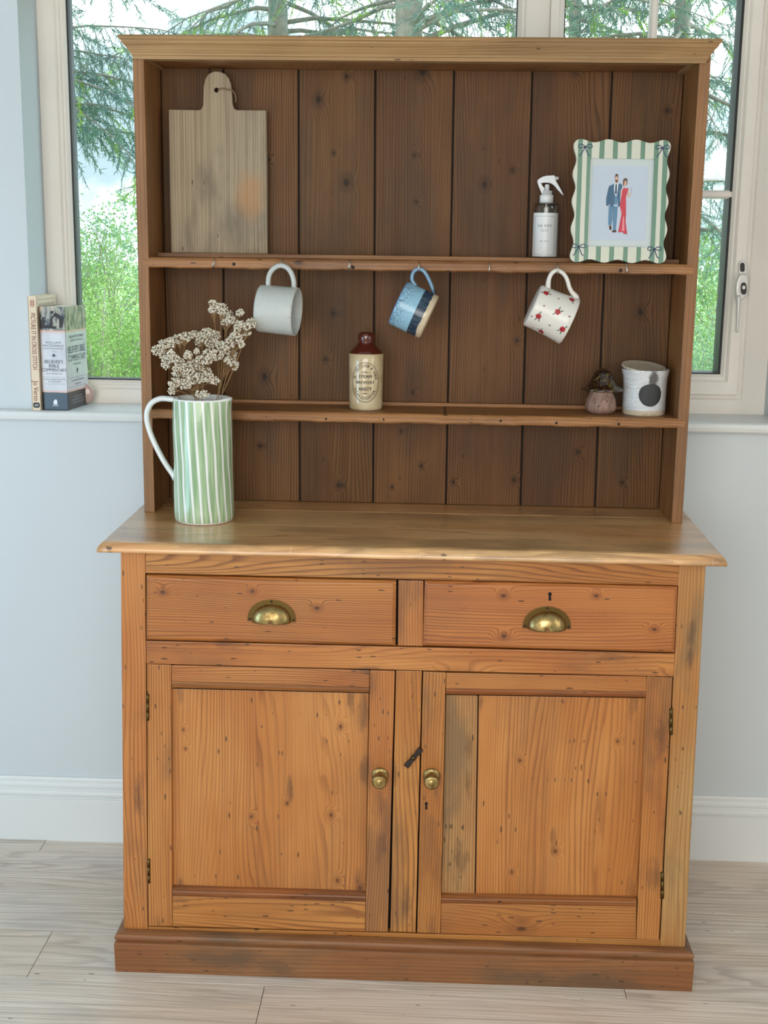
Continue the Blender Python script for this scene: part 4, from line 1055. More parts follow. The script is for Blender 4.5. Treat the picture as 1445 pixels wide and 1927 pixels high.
# --- stoneware bottle
yst = .352; cxb = A(688.8, 700, yst).x; sc2 = A(690, 700, yst).x-A(689, 700, yst).x
zq = lambda v: A(689, v, yst).z
k_ = sc2
sbt = thing('stoneware_bottle', (cxb, yst, Z2), 'cream stoneware beer bottle with a brown neck and oval black print on the lower shelf', 'bottle')
Tb = Matrix.Translation((cxb, yst, 0)); rb = 31.8*k_
m_st, t, b = principled('cream_salt_glaze', rgb(198, 180, 144), .16, coat=.4); c = t.node('ShaderNodeTexCoord').outputs['Object']
t.l.new(t.mix(t.sstep(t.noise(c, 30, 4), .35, .7), rgb(206, 190, 156), rgb(186, 166, 128)), b.inputs['Base Color']); bump(t, b, t.noise(c, 60, 2), .08, .001)
m_br = principled('treacle_brown_glaze', rgb(84, 34, 24), .12, coat=.6)[0]
zsd = zq(664.5)
lathe('body', [(0, Z2), (rb*.88, Z2), (rb*.955, Z2+.002), (rb*.985, Z2+.006), (rb*.99, Z2+.03), (rb*1.015, zsd-.02), (rb*1.02, zsd-.001), (rb*1.0, zsd)], m_st, sbt, Tb, 56, False)
lathe('neck', [(rb*1.005, zsd), (rb*.985, zsd+.002), (rb*.86, zsd+.007), (rb*.66, zq(652)), (rb*.52, zq(647)), (rb*.455, zq(644.5)), (rb*.455, zq(642.5)), (rb*.485, zq(640)), (rb*.48, zq(632)), (rb*.455, zq(628)), (rb*.39, zq(625.8)), (rb*.30, zq(625.4)), (rb*.27, zq(627)), (rb*.25, zq(634))], m_br, sbt, Tb, 48, False, True)
R1 = rb*1.022
fb = lambda a, b: Vector((cxb+R1*math.sin(a/R1), yst-R1*math.cos(a/R1), b))
Lp = Letters(); zq = lambda v: A(689, v, yst-.038).z; oz = zq(719.7); oa, ob_ = 27.3*k_, 36.6*k_; ac_ = 0.0004
Lp.line([(ac_+oa*math.cos(2*PI*i/64), oz+ob_*math.sin(2*PI*i/64)) for i in range(64)], .0011, fb, True)
Lp.add('STEAM', .0098, fb, (ac_, zq(709)), 1.05, 1, 0, .025); Lp.add('BREWERY', .0088, fb, (ac_, zq(720)), 1.05, 1, 0, .022, sp=1.12)
Lp.add('ANSTY', .0110, fb, (ac_, zq(732.5)), .92, 1, 0, .018)
for vv, ww in ((700.8, 9), (741, 6)):
    curved_line(Lp, ac_-ww*k_, ac_+ww*k_, zq(vv), .0006, fb, 6); Lp.line([(ac_-ww*.5*k_, zq(vv)), (ac_, zq(vv)+.0008), (ac_+ww*.5*k_, zq(vv))], .0016, fb)
def arc_text(s, a_start, a_end, ra, rb_, size, flip=False, bold=.02):
    n = len(s)
    for i, ch in enumerate(s):
        if ch == ' ': continue
        a_ = a_start+(a_end-a_start)*(i/(n-1)); x_, z_ = ra*math.cos(a_), rb_*math.sin(a_)
        nx, nz = math.cos(a_)/ra, math.sin(a_)/rb_; rot = math.atan2(nz, nx)-PI/2
        if flip: rot += PI
        Lp.add(ch, size, fb, (ac_+x_, oz+z_), .82, 1.05, rot, bold)
arc_text('D. PETTIFOR & SONS', math.radians(163), math.radians(12), oa*.80, ob_*.83, .0088)
arc_text('NEAR', math.radians(206), math.radians(238), oa*.82, ob_*.84, .0068, True)
arc_text('LEICESTER', math.radians(252), math.radians(326), oa*.80, ob_*.82, .0088, True)
Lp.build('printed_oval', M_ink, sbt)

# --- mushroom jar
ymu = .345; cxm = A(1131, 760, ymu).x; km = A(1132, 760, ymu).x-A(1131, 760, ymu).x; zmm = lambda v: A(1131, v, ymu).z
mu = thing('mushroom_jar', (cxm, ymu, Z2), 'small pottery mushroom with a glossy dark green brown cap on the lower shelf', 'ornament')
m_mb, t, b = principled('cracked_pink_clay', rgb(160, 128, 112), .55); c = t.node('ShaderNodeTexCoord').outputs['Object']
th_n = t.noise(t.vm('MULTIPLY', t.vm('SUBTRACT', c, (cxm, ymu, 0)), (90, 90, 14)), 1.0, 2, .5)
crk = t.sstep(t.m('ABSOLUTE', t.m('SUBTRACT', th_n, .5)), .0, .022, 1, 0)
t.l.new(t.mix(t.m('MULTIPLY', crk, .6), t.mix(t.noise(c, 50, 3), rgb(160, 130, 114), rgb(126, 98, 88)), rgb(70, 46, 40)), b.inputs['Base Color']); bump(t, b, t.m('SUBTRACT', 1.0, crk), .8, .002)
Tm = Matrix.Translation((cxm, ymu, 0))
def lobes(p, t_): 
    f = 1+.018*math.sin(9*t_)+.01*math.sin(17*t_+1); return Vector((p.x*f, p.y*f, p.z))
lathe('stem', [(0, Z2), (18*km, Z2), (23.5*km, Z2+.004), (28.2*km, zmm(770)), (28.8*km, zmm(762)), (27*km, zmm(752)), (23.5*km, zmm(744)), (21*km, zmm(738)), (23*km, zmm(734.5)), (27*km, zmm(733)), (10*km, zmm(731))], m_mb, mu, Tm, 64, False, True, lobes)
m_mc, t, b = principled('mottled_green_brown_glaze', rgb(50, 36, 22), .08, coat=.8); c = t.node('ShaderNodeTexCoord').outputs['Object']
n = t.noise(t.vm('MULTIPLY', c, (110, 110, 70)), 1.0, 3, .5)
t.l.new(t.mix(t.sstep(n, .56, .64), t.mix(t.sstep(t.noise(c, 160, 2), .45, .6), rgb(30, 20, 16), rgb(66, 44, 28)), rgb(92, 84, 38)), b.inputs['Base Color'])
lathe('cap', [(20*km, zmm(733.5)), (34*km, zmm(734)), (39.5*km, zmm(734)), (40.3*km, zmm(732)), (38*km, zmm(729.5)), (31*km, zmm(725)), (25*km, zmm(719)), (20.5*km, zmm(710)), (16*km, zmm(701)), (9.5*km, zmm(695.5)), (3*km, zmm(693.5)), (0, zmm(693.3))], m_mc, mu, Tm, 56, True)

# --- candle jar with lid
yca = .352; cxc = A(1212.5, 740, yca).x; kc = A(1213, 740, yca).x-A(1212, 740, yca).x; zca = lambda v: A(1212, v, yca).z
cj = thing('candle_jar', (cxc, yca, Z2), 'white textured pottery candle jar with a black disc and loose lid on the lower shelf', 'jar')
m_cj, t, b = principled('crackled_white_glaze', rgb(214, 218, 222), .18, coat=.4); c = t.node('ShaderNodeTexCoord').outputs['Object']
cc = t.vm('SUBTRACT', c, (cxc, yca, 0)); zz_ = t.node('ShaderNodeSeparateXYZ', n_0=c).outputs
sm_c = A(1221, 706, yca-.05)
dS = t.vm('LENGTH', t.vm('MULTIPLY', t.vm('SUBTRACT', c, (cxc+.0105, yca-.048, zca(709))), (1.0, .5, .46)))
smk = t.m('MULTIPLY', t.sstep(t.m('ADD', dS, t.m('MULTIPLY', t.m('SUBTRACT', t.noise(c, 120, 4), .5), .012)), .006, .014, 1, 0), .88)
spk = t.sstep(t.noise(c, 260, 2), .70, .74)
glz = t.mix(spk, rgb(216, 220, 224), rgb(110, 104, 98)); glz = t.mix(smk, glz, rgb(52, 46, 44))
bandf = t.m('LESS_THAN', zz_[2], Z2+.0125)
t.l.new(t.mix(bandf, glz, t.mix(spk, rgb(200, 188, 166), rgb(140, 120, 100))), b.inputs['Base Color'])
rid = t.noise(t.vm('MULTIPLY', c, (60, 60, 260)), 1.0, 3, .6, 1.4)
bump(t, b, t.m('MULTIPLY', rid, t.m('SUBTRACT', 1.0, bandf)), .9, .0035)
Tc = Matrix.Translation((cxc, yca, 0)) @ Matrix.Rotation(math.radians(.6), 4, 'Y')
Tc = Matrix.Translation((cxc, yca, 0))
zr = zca(696.5)
lathe('jar_body', [(0, Z2), (38.5*kc, Z2), (40*kc, Z2+.0015), (40.2*kc, zca(777)), (40.6*kc, zca(776)), (40.4*kc, zca(750)), (40.8*kc, zca(725)), (42*kc, zca(708)), (43.8*kc, zca(700)), (44.6*kc, zr+.0015), (44*kc, zr+.003), (42.4*kc, zr+.0025), (40*kc, zca(706)), (38*kc, zca(730)), (37*kc, Z2+.012), (0, Z2+.012)], m_cj, cj, Tc, 64, False)
m_lid = speck_mat('matt_stoneware_lid', rgb(186, 178, 162), rgb(150, 138, 120), .6, 200, .6)
lc = Vector((cxc-4*kc, yca, zr+.0065)); lx_ = Vector((1, 0, -.080)).normalized(); lz_ = Vector((.080, -.16, 1)).normalized(); ly_ = lz_.cross(lx_)
ML = MAT(lx_, ly_, lz_, lc); rl = 42.0*kc
lathe('lid', [(0, -.004), (rl*.9, -.004), (rl*.97, -.0025), (rl, .0005), (rl*.985, .003), (rl*.955, .0035), (rl*.9, .0018), (rl*.5, .0008), (0, .0005)], m_lid, cj, ML, 56, False)
# black disc on the front
zcf = lambda v: A(1218, v, yca-.050).z
dz_, da_ = zcf(743), 5.2*kc; Rj = 41.6*kc; bm = bmesh.new()
NR, NA = 6, 40; cv = None; rings = []
for i in range(NR+1):
    rr = 22.3*kc*i/NR; ring = []
    for k in range(NA):
        a_ = da_+rr*math.cos(2*PI*k/NA); z_ = dz_+rr*math.sin(2*PI*k/NA)
        ring.append(bm.verts.new((cxc+Rj*math.sin(a_/Rj), yca-Rj*math.cos(a_/Rj)+ (.0 if i < NR else .001), z_)))
    rings.append(ring)
for a_, b_ in zip(rings[1:], rings[2:]):
    for k in range(NA): bm.faces.new((a_[k], a_[(k+1) % NA], b_[(k+1) % NA], b_[k]))
bm.faces.new(rings[1])
bmesh.ops.recalc_face_normals(bm, faces=bm.faces)
from_bm('black_disc', bm, painted('chalky_black', rgb(48, 50, 52), .6, .1, 40, .1), cj, True)
Lc = Letters(); fc_ = lambda a, b: Vector((cxc+(40.9*kc)*math.sin(a/(40.9*kc)), yca-(40.9*kc)*math.cos(a/(40.9*kc)), b))
Lc.add('SO. SOY', .0075, fc_, (6*kc, zcf(781.2)), 1.1, 1, 0, .0, sp=1.15); Lc.build('stamped_lettering', principled('stamped_brown', rgb(140, 124, 102), .7)[0], cj)

# --- striped jug
ypi = .208; cxp = A(382.5, 870, ypi).x; kp = A(383, 870, ypi).x-A(382, 870, ypi).x; zp_ = lambda v: A(382, v, ypi).z
jg = thing('jug', (cxp, ypi, ZTOP), 'tall handmade jug with green and white stripes holding dried flowers on the worktop', 'jug')
m_jg, t, b = principled('green_white_striped_glaze', rgb(160, 190, 150), .14, coat=.4); c = t.node('ShaderNodeTexCoord').outputs['Object']
q = t.vm('SUBTRACT', c, (cxp, ypi, ZTOP)); jx, jy, jz = t.node('ShaderNodeSeparateXYZ', n_0=q).outputs
ang = t.m('ARCTAN2', jx, t.m('MULTIPLY', jy, -1.0))
ph = t.m('ADD', t.m('MULTIPLY', ang, 21/(2*PI)), t.m('MULTIPLY', jz, 3.6))
ph = t.m('ADD', ph, t.m('MULTIPLY', t.m('SUBTRACT', t.noise(t.vm('MULTIPLY', q, (12, 12, 5)), 1.0, 1), .5), .9))
fr = t.m('FRACT', t.m('ADD', ph, 40.0)); tri = t.m('ABSOLUTE', t.m('SUBTRACT', fr, .5))
wl = t.sstep(tri, .12, .15, 1, 0)
edge = t.m('MAXIMUM', t.m('LESS_THAN', jz, .0055), t.m('GREATER_THAN', jz, zp_(751)-ZTOP))
wl = t.m('MAXIMUM', wl, edge)
strk = t.noise(t.vm('MULTIPLY', q, (160, 160, 8)), 1.0, 2)
gcol = t.mix(t.sstep(strk, .35, .65), rgb(142, 172, 132), rgb(172, 198, 160))
inside = t.m('LESS_THAN', t.vm('LENGTH', t.vm('MULTIPLY', q, (1, 1, 0))), 51.5*kp)
t.l.new(t.mix(t.m('MAXIMUM', wl, inside), gcol, rgb(232, 236, 234)), b.inputs['Base Color']); bump(t, b, t.m('ADD', t.m('MULTIPLY', wl, .5), t.m('MULTIPLY', t.noise(c, 50, 2), .6)), .5, .0014)
zrim = zp_(748.5)
def spout(p, t_):
    f = max(0, (p.z-(zrim-.030))/.030); d = abs(((t_+PI*.10+PI) % (2*PI))-PI)
    k = math.exp(-(d/.33)**2)*f**1.5
    wv = 1+.006*math.sin(3*t_+p.z*40)
    return Vector((p.x*wv*(1+.13*k), p.y*wv*(1+.13*k), p.z+.004*k))
Rp = 56.2*kp
pr = [(0, ZTOP), (Rp*.86, ZTOP), (Rp*.95, ZTOP+.0025), (Rp*.995, ZTOP+.009)]
for f, rr_ in ((.1, 1.0), (.25, 1.0), (.4, .985), (.5, .975), (.6, .98), (.75, .985), (.88, .98), (.96, .965), (.99, .955)): pr.append((Rp*rr_, ZTOP+(zrim-ZTOP)*f))
pr += [(Rp*.945, zrim), (Rp*.925, zrim+.0008), (Rp*.905, zrim-.001), (Rp*.90, zrim-.01), (Rp*.90, ZTOP+.15), (Rp*.90, ZTOP+.02), (0, ZTOP+.014)]
lathe('jug_body', pr, m_jg, jg, Matrix.Translation((cxp, ypi, 0)), 72, False, False, spout)
M_jh = principled('white_glaze', rgb(222, 228, 228), .14, coat=.4)[0]
tube('handle', [A(u, v, ypi) for u, v in ((336, 752), (322, 751), (303, 750), (287, 757), (278, 771), (276.5, 789), (282, 812), (291, 834), (303, 858), (315, 878), (325, 892), (331, 902))], [.010, .009, .0085, .0085, .0085, .0085, .0085, .009], M_jh, jg, 14, 5, [.0068, .0064, .0062, .0062, .006, .006, .006, .007], (0, 1, 0))

# --- dried gypsophila
fl_ = thing('dried_flowers', (cxp, ypi, ZTOP+.02), 'bunch of dried white gypsophila on thin tan stems standing in the striped jug', 'flowers')
CL = [[(150, 690, 50, 50), (220, 640, 55, 55), (300, 600, 60, 45), (380, 570, 55, 45), (460, 540, 60, 45), (225, 740, 45, 40)],
      [(260, 790, 55, 45), (245, 850, 38, 38), (330, 780, 60, 45), (400, 830, 55, 45), (300, 720, 35, 35)],
      [(560, 515, 50, 38), (700, 500, 70, 42), (780, 530, 50, 50), (620, 600, 50, 45), (740, 610, 60, 50), (840, 630, 50, 40), (640, 560, 60, 40)],
      [(480, 740, 50, 40), (560, 850, 80, 55), (470, 900, 75, 55), (640, 930, 90, 55), (720, 730, 60, 50), (660, 790, 75, 45), (800, 740, 60, 50), (580, 700, 25, 30)],
      [(400, 960, 75, 55), (340, 1040, 55, 45), (440, 1060, 75, 45), (315, 1130, 38, 35), (560, 1000, 85, 50), (700, 980, 60, 45), (770, 1020, 50, 40), (360, 900, 45, 45), (640, 1165, 65, 35)],
      [(880, 690, 55, 45), (960, 740, 50, 45), (990, 850, 38, 45), (980, 560, 55, 45), (1050, 600, 45, 55), (930, 620, 50, 45), (1010, 520, 60, 25), (920, 800, 40, 40)],
      [(755, 185, 40, 35), (760, 255, 45, 30), (850, 235, 55, 50), (900, 310, 60, 55), (950, 350, 45, 40), (1050, 280, 40, 32), (890, 390, 45, 30)],
      [(1030, 420, 38, 45), (1100, 420, 55, 45), (1170, 400, 45, 50), (1130, 500, 35, 22), (1020, 470, 30, 30)]]
SO = [(580, 1200), (560, 1210), (640, 1200), (600, 1210), (580, 1200), (800, 1195), (820, 1190), (850, 1185)]
DY = [0.00, -.012, .012, -.018, -.03, .006, .018, .0]
M_bl = speck_mat('dried_cream_blossom', rgb(222, 216, 200), rgb(176, 164, 140), .8, 300, .56); M_stm = principled('dried_tan_stem', rgb(146, 116, 78), .8)[0]
def ico(sub, r):
    bm = bmesh.new(); bmesh.ops.create_icosphere(bm, subdivisions=sub, radius=r)
    v = np.array([v.co[:] for v in bm.verts]); f = [[q.index for q in p.verts] for p in bm.faces]; bm.free(); return v, np.array(f)
IV, IF = ico(2, 1.0)
ku = lambda zx, zy, yy_: A(270+zx/5.78, 540+zy/5.78, yy_)
for ci, (cl_, so_) in enumerate(zip(CL, SO)):
    V, F, nb_ = [], [], 0; bms = bmesh.new(); dy0 = DY[ci]
    root = ku(so_[0], so_[1], ypi+dy0*.3); foot_ = Vector((cxp+random.uniform(-.02, .02), ypi+random.uniform(-.02, .02), ZTOP+.03))
    allc = [ku(c[0], c[1], ypi+dy0) for c in cl_]; mean = sum(allc, Vector())/len(allc)
    hub = root.lerp(mean, .45)+Vector((0, dy0*.4, 0))
    tube_bm(bms, [foot_, root, hub], .0009, 5, 3)
    for c in cl_:
        C3 = ku(c[0], c[1], ypi+dy0+random.uniform(-.012, .012)); ru, rv = 1.15*c[2]/5.78*kp, 1.15*c[3]/5.78*kp
        h2 = hub.lerp(C3, .72)+Vector((random.uniform(-.004, .004), random.uniform(-.004, .004), 0))
        st = hub if random.random() < .5 else root
        mid = st.lerp(h2, .5)+Vector((random.uniform(-.004, .004), 0, random.uniform(-.002, .002)))
        tube_bm(bms, [st, mid, h2], .0006, 4, 3)
        n = int(c[2]*c[3]/46)+8
        for _ in range(n):
            a_ = random.uniform(0, 2*PI); r_ = math.sqrt(random.random())
            P = C3+Vector((ru*r_*math.cos(a_), random.uniform(-1, 1)*min(ru, rv)*1.1*math.sqrt(1-r_*r_*.8), rv*r_*math.sin(a_)))
            if random.random() < .45: tube_bm(bms, [h2, P], .0003, 3, 1)
            s_ = random.uniform(.0016, .0026)
            off = RNG.normal(0, .16, (len(IV), 1)); vv = IV*(1+off)*s_*np.array([1, 1, random.uniform(.75, 1)])+np.array(P)
            V.append(vv); F.append(IF+nb_); nb_ += len(IV)
    me = bpy.data.meshes.new('blossoms'); VV = np.concatenate(V); FF = np.concatenate(F)
    me.from_pydata(VV.tolist(), [], FF.tolist()); me.update()
    stm = from_bm('stem', bms, M_stm, fl_)
    o = link('blossoms', me, M_bl, stm); o['kind'] = 'stuff'

# ------------------------------------------------------------------ books and ornament on the window sill
ybk = .588
def book_frame(uv0, uv1, depth_uv=None):
    p0, p1 = G(*uv0, ZS), G(*uv1, ZS); return p0, p1
# thick commentary
p0, p1, p2 = A(79.5, 770, .594), A(128.5, 770, .594), A(168, 759, .738)
for q in (p0, p1, p2): q.z = ZS
e1 = (p1-p0); e1.z = 0; tk = e1.length; e1.normalize(); e2 = Vector((-e1.y, e1.x, 0)); dp = .150
e2d = (p2-p1); e2d.z = 0
e2 = e2d.normalized(); e1 = Vector((e2.y, -e2.x, 0)); dp = .140; p0 = p1-e1*tk
zt_ = A(100, 577, p0.y).z; hb_ = zt_-ZS
MB_ = MAT(e1, e2, Vector((0, 0, 1)), p0)
bk = thing('book', p0, 'thick upright paperback with a painted picture band and black foot on the window sill', 'book', mat=MB_)
def bandmat(name, spine):
    m, t, b = principled(name, rgb(214, 212, 214), .3, coat=.2); c = t.node('ShaderNodeTexCoord').outputs['Object']
    bx, by, bz_ = t.node('ShaderNodeSeparateXYZ', n_0=c).outputs; f = t.m('DIVIDE', bz_, hb_)
    n = t.noise(c, 40, 4, .6); nn = t.noise(t.vm('MULTIPLY', c, (1.0, 1.0, .45)), 75, 3, .6)
    pic = t.ramp(nn, [(0, rgb(34, 30, 28)), (.40, rgb(60, 52, 46)), (.5, rgb(140, 132, 112)), (.58, rgb(168, 162, 140)), (.68, rgb(206, 168, 140)), (1, rgb(120, 56, 44))])
    f2 = t.m('ADD', f, t.m('MULTIPLY', t.m('SUBTRACT', n, .5), .02))
    cream = t.mix(t.sstep(t.noise(c, 18, 3), .4, .7), rgb(212, 210, 212), rgb(196, 194, 200))
    oran = rgb(222, 158, 116)
    og = t.m('MAXIMUM', t.sstep(f2, .205, .165, 0, 1), t.sstep(f2, .735, .775, 0, 1))
    col = t.mix(t.m('MULTIPLY', og, .85), cream, oran)
    col = t.mix(t.m('GREATER_THAN', f2, .772), col, pic); col = t.mix(t.m('LESS_THAN', f2, .172), col, rgb(34, 38, 44))
    t.l.new(col, b.inputs['Base Color']); return m
M_bk = bandmat('printed_book_jacket', True)
M_pages = principled('book_pages', rgb(232, 226, 210), .8)[0]
box('page_block', .003, tk-.0015, .002, dp-.003, .002, hb_-.002, M_pages, bk, keep_local=True)
bm = bmesh.new(); addbox(bm, 0, tk, 0, .0015, 0, hb_); addbox(bm, tk-.0015, tk, 0, dp, 0, hb_); addbox(bm, 0, .0015, 0, dp, 0, hb_)
bmesh.ops.recalc_face_normals(bm, faces=bm.faces); from_bm('cover', bm, M_bk, bk, keep_local=True)
fsp = lambda a, b: Vector((a, -.0003, b)); fcv = lambda a, b: Vector((tk+.0003, a, b))
Lk = Letters(); mx_ = tk/2
Lk.add('WILLIAM', .0082, fsp, (mx_, hb_*.655), 1.15, 1, 0, .0, sp=1.1); Lk.add('MACDONALD', .0082, fsp, (mx_, hb_*.625), 1.0, 1, 0, 0, sp=1.1); Lk.add('EDITED BY ART FARSTAD', .0044, fsp, (mx_, hb_*.597), 1.05, 1)
Lk.line([(mx_-.009, hb_*.572), (mx_+.009, hb_*.572)], .0004, fsp)
Lk.poly([(mx_-.006, hb_*.528), (mx_-.002, hb_*.535), (mx_-.001, hb_*.55), (mx_+.004, hb_*.545), (mx_+.003, hb_*.535), (mx_+.008, hb_*.527), (mx_+.003, hb_*.524), (mx_, hb_*.515), (mx_-.002, hb_*.525)], fsp)
Lk.add("BELIEVER'S", .0118, fsp, (mx_, hb_*.470), .88, 1, 0, .006); Lk.add('BIBLE', .0118, fsp, (mx_, hb_*.430), 1.0, 1, 0, .006); Lk.add('COMMENTARY', .0118, fsp, (mx_, hb_*.390), .80, 1, 0, .006)
Lk.add('SECOND EDITION', .0046, fsp, (mx_, hb_*.355), 1.1, 1); Lk.add('A COMPLETE BIBLE COMMENTARY', .0038, fsp, (mx_, hb_*.300), 1.0, 1); Lk.add('IN ONE VOLUME', .0038, fsp, (mx_, hb_*.278), 1.1, 1)
for f in (.322, .256): Lk.line([(.006, hb_*f), (tk-.006, hb_*f)], .0004, fsp)
cy_ = dp/2
Lk.add('WILLIAM MACDONALD', .0095, fcv, (cy_, hb_*.705), .95, 1); Lk.add('EDITED BY ART FARSTAD', .0070, fcv, (cy_, hb_*.668), 1, 1)
Lk.add("BELIEVER'S BIBLE", .0185, fcv, (cy_, hb_*.578), .86, 1.35, 0, .0); Lk.add('COMMENTARY', .0205, fcv, (cy_, hb_*.495), .86, 1.15, 0, .0); Lk.add('SECOND EDITION', .0065, fcv, (cy_, hb_*.435), 1, 1)
Lk.poly([(cy_-.006, hb_*.37), (cy_, hb_*.40), (cy_+.007, hb_*.375), (cy_+.002, hb_*.365), (cy_, hb_*.33)], fcv)
Lk.add('A COMPLETE BIBLE COMMENTARY', .0060, fcv, (cy_, hb_*.275), .9, 1); Lk.add('IN ONE VOLUME', .0060, fcv, (cy_, hb_*.24), .9, 1)
for f in (.305, .215): Lk.line([(.015, hb_*f), (dp-.015, hb_*f)], .0006, fcv)
Lk.build('lettering', principled('slate_print', rgb(72, 84, 100), .6)[0], bk, True)
Lk = Letters()
for i, s_ in enumerate(('OVER ONE MILLION SOLD', 'REVISED AND UPDATED THROUGHOUT', 'FOR EVERY READER OF SCRIPTURE')): Lk.add(s_, .0052, fcv, (cy_, hb_*(.115-.028*i)), .95, 1, 0, .01)
Lk.build('jacket_lettering', M_white, bk, True); Lk = Letters()
Lk.poly([(mx_-.005, hb_*.055), (mx_+.005, hb_*.055), (mx_+.005, hb_*.10), (mx_-.001, hb_*.105), (mx_-.005, hb_*.085)], fsp); Lk.build('white_emblem', M_white, bk, True); Lk = Letters(); Lk.line([(mx_-.008, hb_*.045), (mx_+.008, hb_*.045)], .0012, fsp); Lk.build('emblem_line', M_white, bk, True)
# figures painted in the picture band
Lf = Letters()
def fig(fn, x, z, s, pose):
    for P in pose: Lf.poly([(x+a_*s, z+b_*s) for a_, b_ in P], fn)
sit = [[(-.4, 0), (.5, 0), (.6, .25), (.1, .35), (.2, .8), (-.2, .85), (-.4, .4)], [(-.15, .85), (.12, .85), (.12, 1.08), (-.12, 1.08)]]
lean_ = [[(-.1, 0), (.1, 0), (.25, .5), (.3, .75), (-.35, 1.1), (-.55, .9), (-.1, .6)], [(-.75, 1.0), (-.5, 1.0), (-.5, 1.2), (-.72, 1.2)], [(-.5, .95), (-.4, .85), (-.75, .45), (-.85, .5)]]
fig(lambda a, b: fsp(a, b)-Vector((0, .0002, 0)), tk*.16, hb_*.79, .026, sit); fig(lambda a, b: fsp(a, b)-Vector((0, .0002, 0)), tk*.48, hb_*.79, .020, sit); fig(lambda a, b: fsp(a, b)-Vector((0, .0002, 0)), tk*.82, hb_*.80, .034, lean_)
Lf.build('printed_figures', principled('figure_print', rgb(44, 36, 34), .5)[0], bk, True)

# tall thin cross stitch book
q0 = Vector((-.9605, .590, ZS)); q1 = q0+Vector((.0225, 0, 0))
tk2 = (q1-q0).length; f1 = Vector((1, 0, 0)); f2_ = Vector((.012, 1, 0)).normalized(); f1 = Vector((f2_.y, -f2_.x, 0))
h2_ = A(62, 557, q0.y).z-ZS
MB2 = MAT(f1, f2_, Vector((0, 0, 1)), Vector((q0.x, q0.y, ZS)))
b2 = thing('book', MB2.translation, 'tall thin cream book with red lettering leaning beside the thick paperback on the sill', 'book', mat=MB2)
M_cr = painted('cream_book_cover', rgb(232, 212, 184), .4, .02, 20, 0)
tk2 = min(tk2, .026); d2 = .155
box('page_block', .002, tk2-.002, .002, d2-.003, .002, h2_-.003, M_pages, b2, keep_local=True)
bm = bmesh.new(); addbox(bm, 0, tk2, 0, .002, 0, h2_); addbox(bm, tk2-.0018, tk2, 0, d2, 0, h2_); addbox(bm, 0, .0018, 0, d2, 0, h2_)
bmesh.ops.recalc_face_normals(bm, faces=bm.faces); from_bm('cover', bm, M_cr, b2, keep_local=True)
Lx = Letters(); fs2 = lambda a, b: Vector((a, -.0003, b))
M_rd = principled('brick_red_print', rgb(158, 70, 54), .5)[0]; xm = tk2/2
Lx.add('PICTURE IT IN CROSS STITCH', .0142, fs2, (xm, h2_*.605), .745, 1.15, -PI/2, .014); Lx.add('Jo Verso', .0168, fs2, (xm, h2_*.170), .86, 1.1, -PI/2, .012)
for k in range(3):
    Lx.line([(xm+.0045*math.cos(a_), h2_*(.955-.018*k)+.0030*math.sin(a_)) for a_ in [2*PI*i/12 for i in range(12)]], .0016, fs2, True)
Lx.build('lettering', M_rd, b2, True)
Lx = Letters(); Lx.poly([(xm+.0085*math.copysign(abs(math.cos(a_))**.6, math.cos(a_)), h2_*.045+.0068*math.copysign(abs(math.sin(a_))**.6, math.sin(a_))) for a_ in [2*PI*i/24 for i in range(24)]], fs2); Lx.build('black_emblem', M_ink, b2, True)
Lx = Letters(); f4 = lambda a, b: Vector((a, -.0005, b))
for dz in (-.002, 0, .002): Lx.line([(xm-.005, h2_*.045+dz), (xm+.005, h2_*.045+dz)], .0006, f4)
Lx.build('emblem_lines', M_white, b2, True)
Lx = Letters(); fc2 = lambda a, b: Vector((tk2+.0003, a, b))
for f in (.965, .885): Lx.line([(.012, h2_*f), (d2-.012, h2_*f)], .0010, fc2)
for i in range(14): Lx.add('x', .012, fc2, (.018+i*.0093, h2_*.925), .8, 1.4)
Lx.add('PICTURE IT IN', .013, fc2, (d2/2, h2_*.855), .9, 1); Lx.build('cover_border', principled('grey_print_b', rgb(120, 110, 108), .6)[0], b2, True)

# half hidden round ornament
yo_ = .722; oc = A(156.5, 725, yo_); kr = A(157, 725, yo_).x-A(156, 725, yo_).x
ro = 20.2*kr
m_or, t, b = principled('pink_pearly_shell', rgb(206, 176, 164), .2, coat=.4); c = t.node('ShaderNodeTexCoord').outputs['Object']
t.l.new(t.mix(t.noise(c, 24, 3), rgb(214, 190, 180), rgb(178, 140, 130)), b.inputs['Base Color'])
Mo = Matrix.Translation((oc.x, yo_, ZS+ro)) @ Matrix.Rotation(PI/2, 4, 'X')
orn = lathe('round_ornament', [(0, -.008), (ro*.7, -.008), (ro*.95, -.004), (ro, 0), (ro*.95, .004), (ro*.7, .008), (0, .008)], m_or, None, Mo, 48, False)
tag(orn, 'pale pink rounded shell-like ornament half hidden behind the thick book', 'ornament')

# ------------------------------------------------------------------ outside the window
def leafmat(name, a_, b__, sc=3.0, tr=.35):
    m = bpy.data.materials.new(name); m.use_nodes = True; t = NT(m.node_tree); t.n.clear()
    c = t.node('ShaderNodeTexCoord').outputs['Object']; n = t.noise(c, sc, 3); col = t.mix(t.sstep(n, .35, .65), rgb(*a_), rgb(*b__))
    d = t.node('ShaderNodeBsdfDiffuse', i_Color=col); tl = t.node('ShaderNodeBsdfTranslucent', i_Color=col); mx = t.node('ShaderNodeMixShader', n_0=tr)
    t.l.new(d.outputs[0], mx.inputs[1]); t.l.new(tl.outputs[0], mx.inputs[2]); o = t.node('ShaderNodeOutputMaterial'); t.l.new(mx.outputs[0], o.inputs[0]); return m
M_needle = leafmat('spruce_needles', (88, 122, 118), (120, 150, 128)); M_lime = leafmat('young_green_growth', (132, 172, 74), (160, 192, 96))
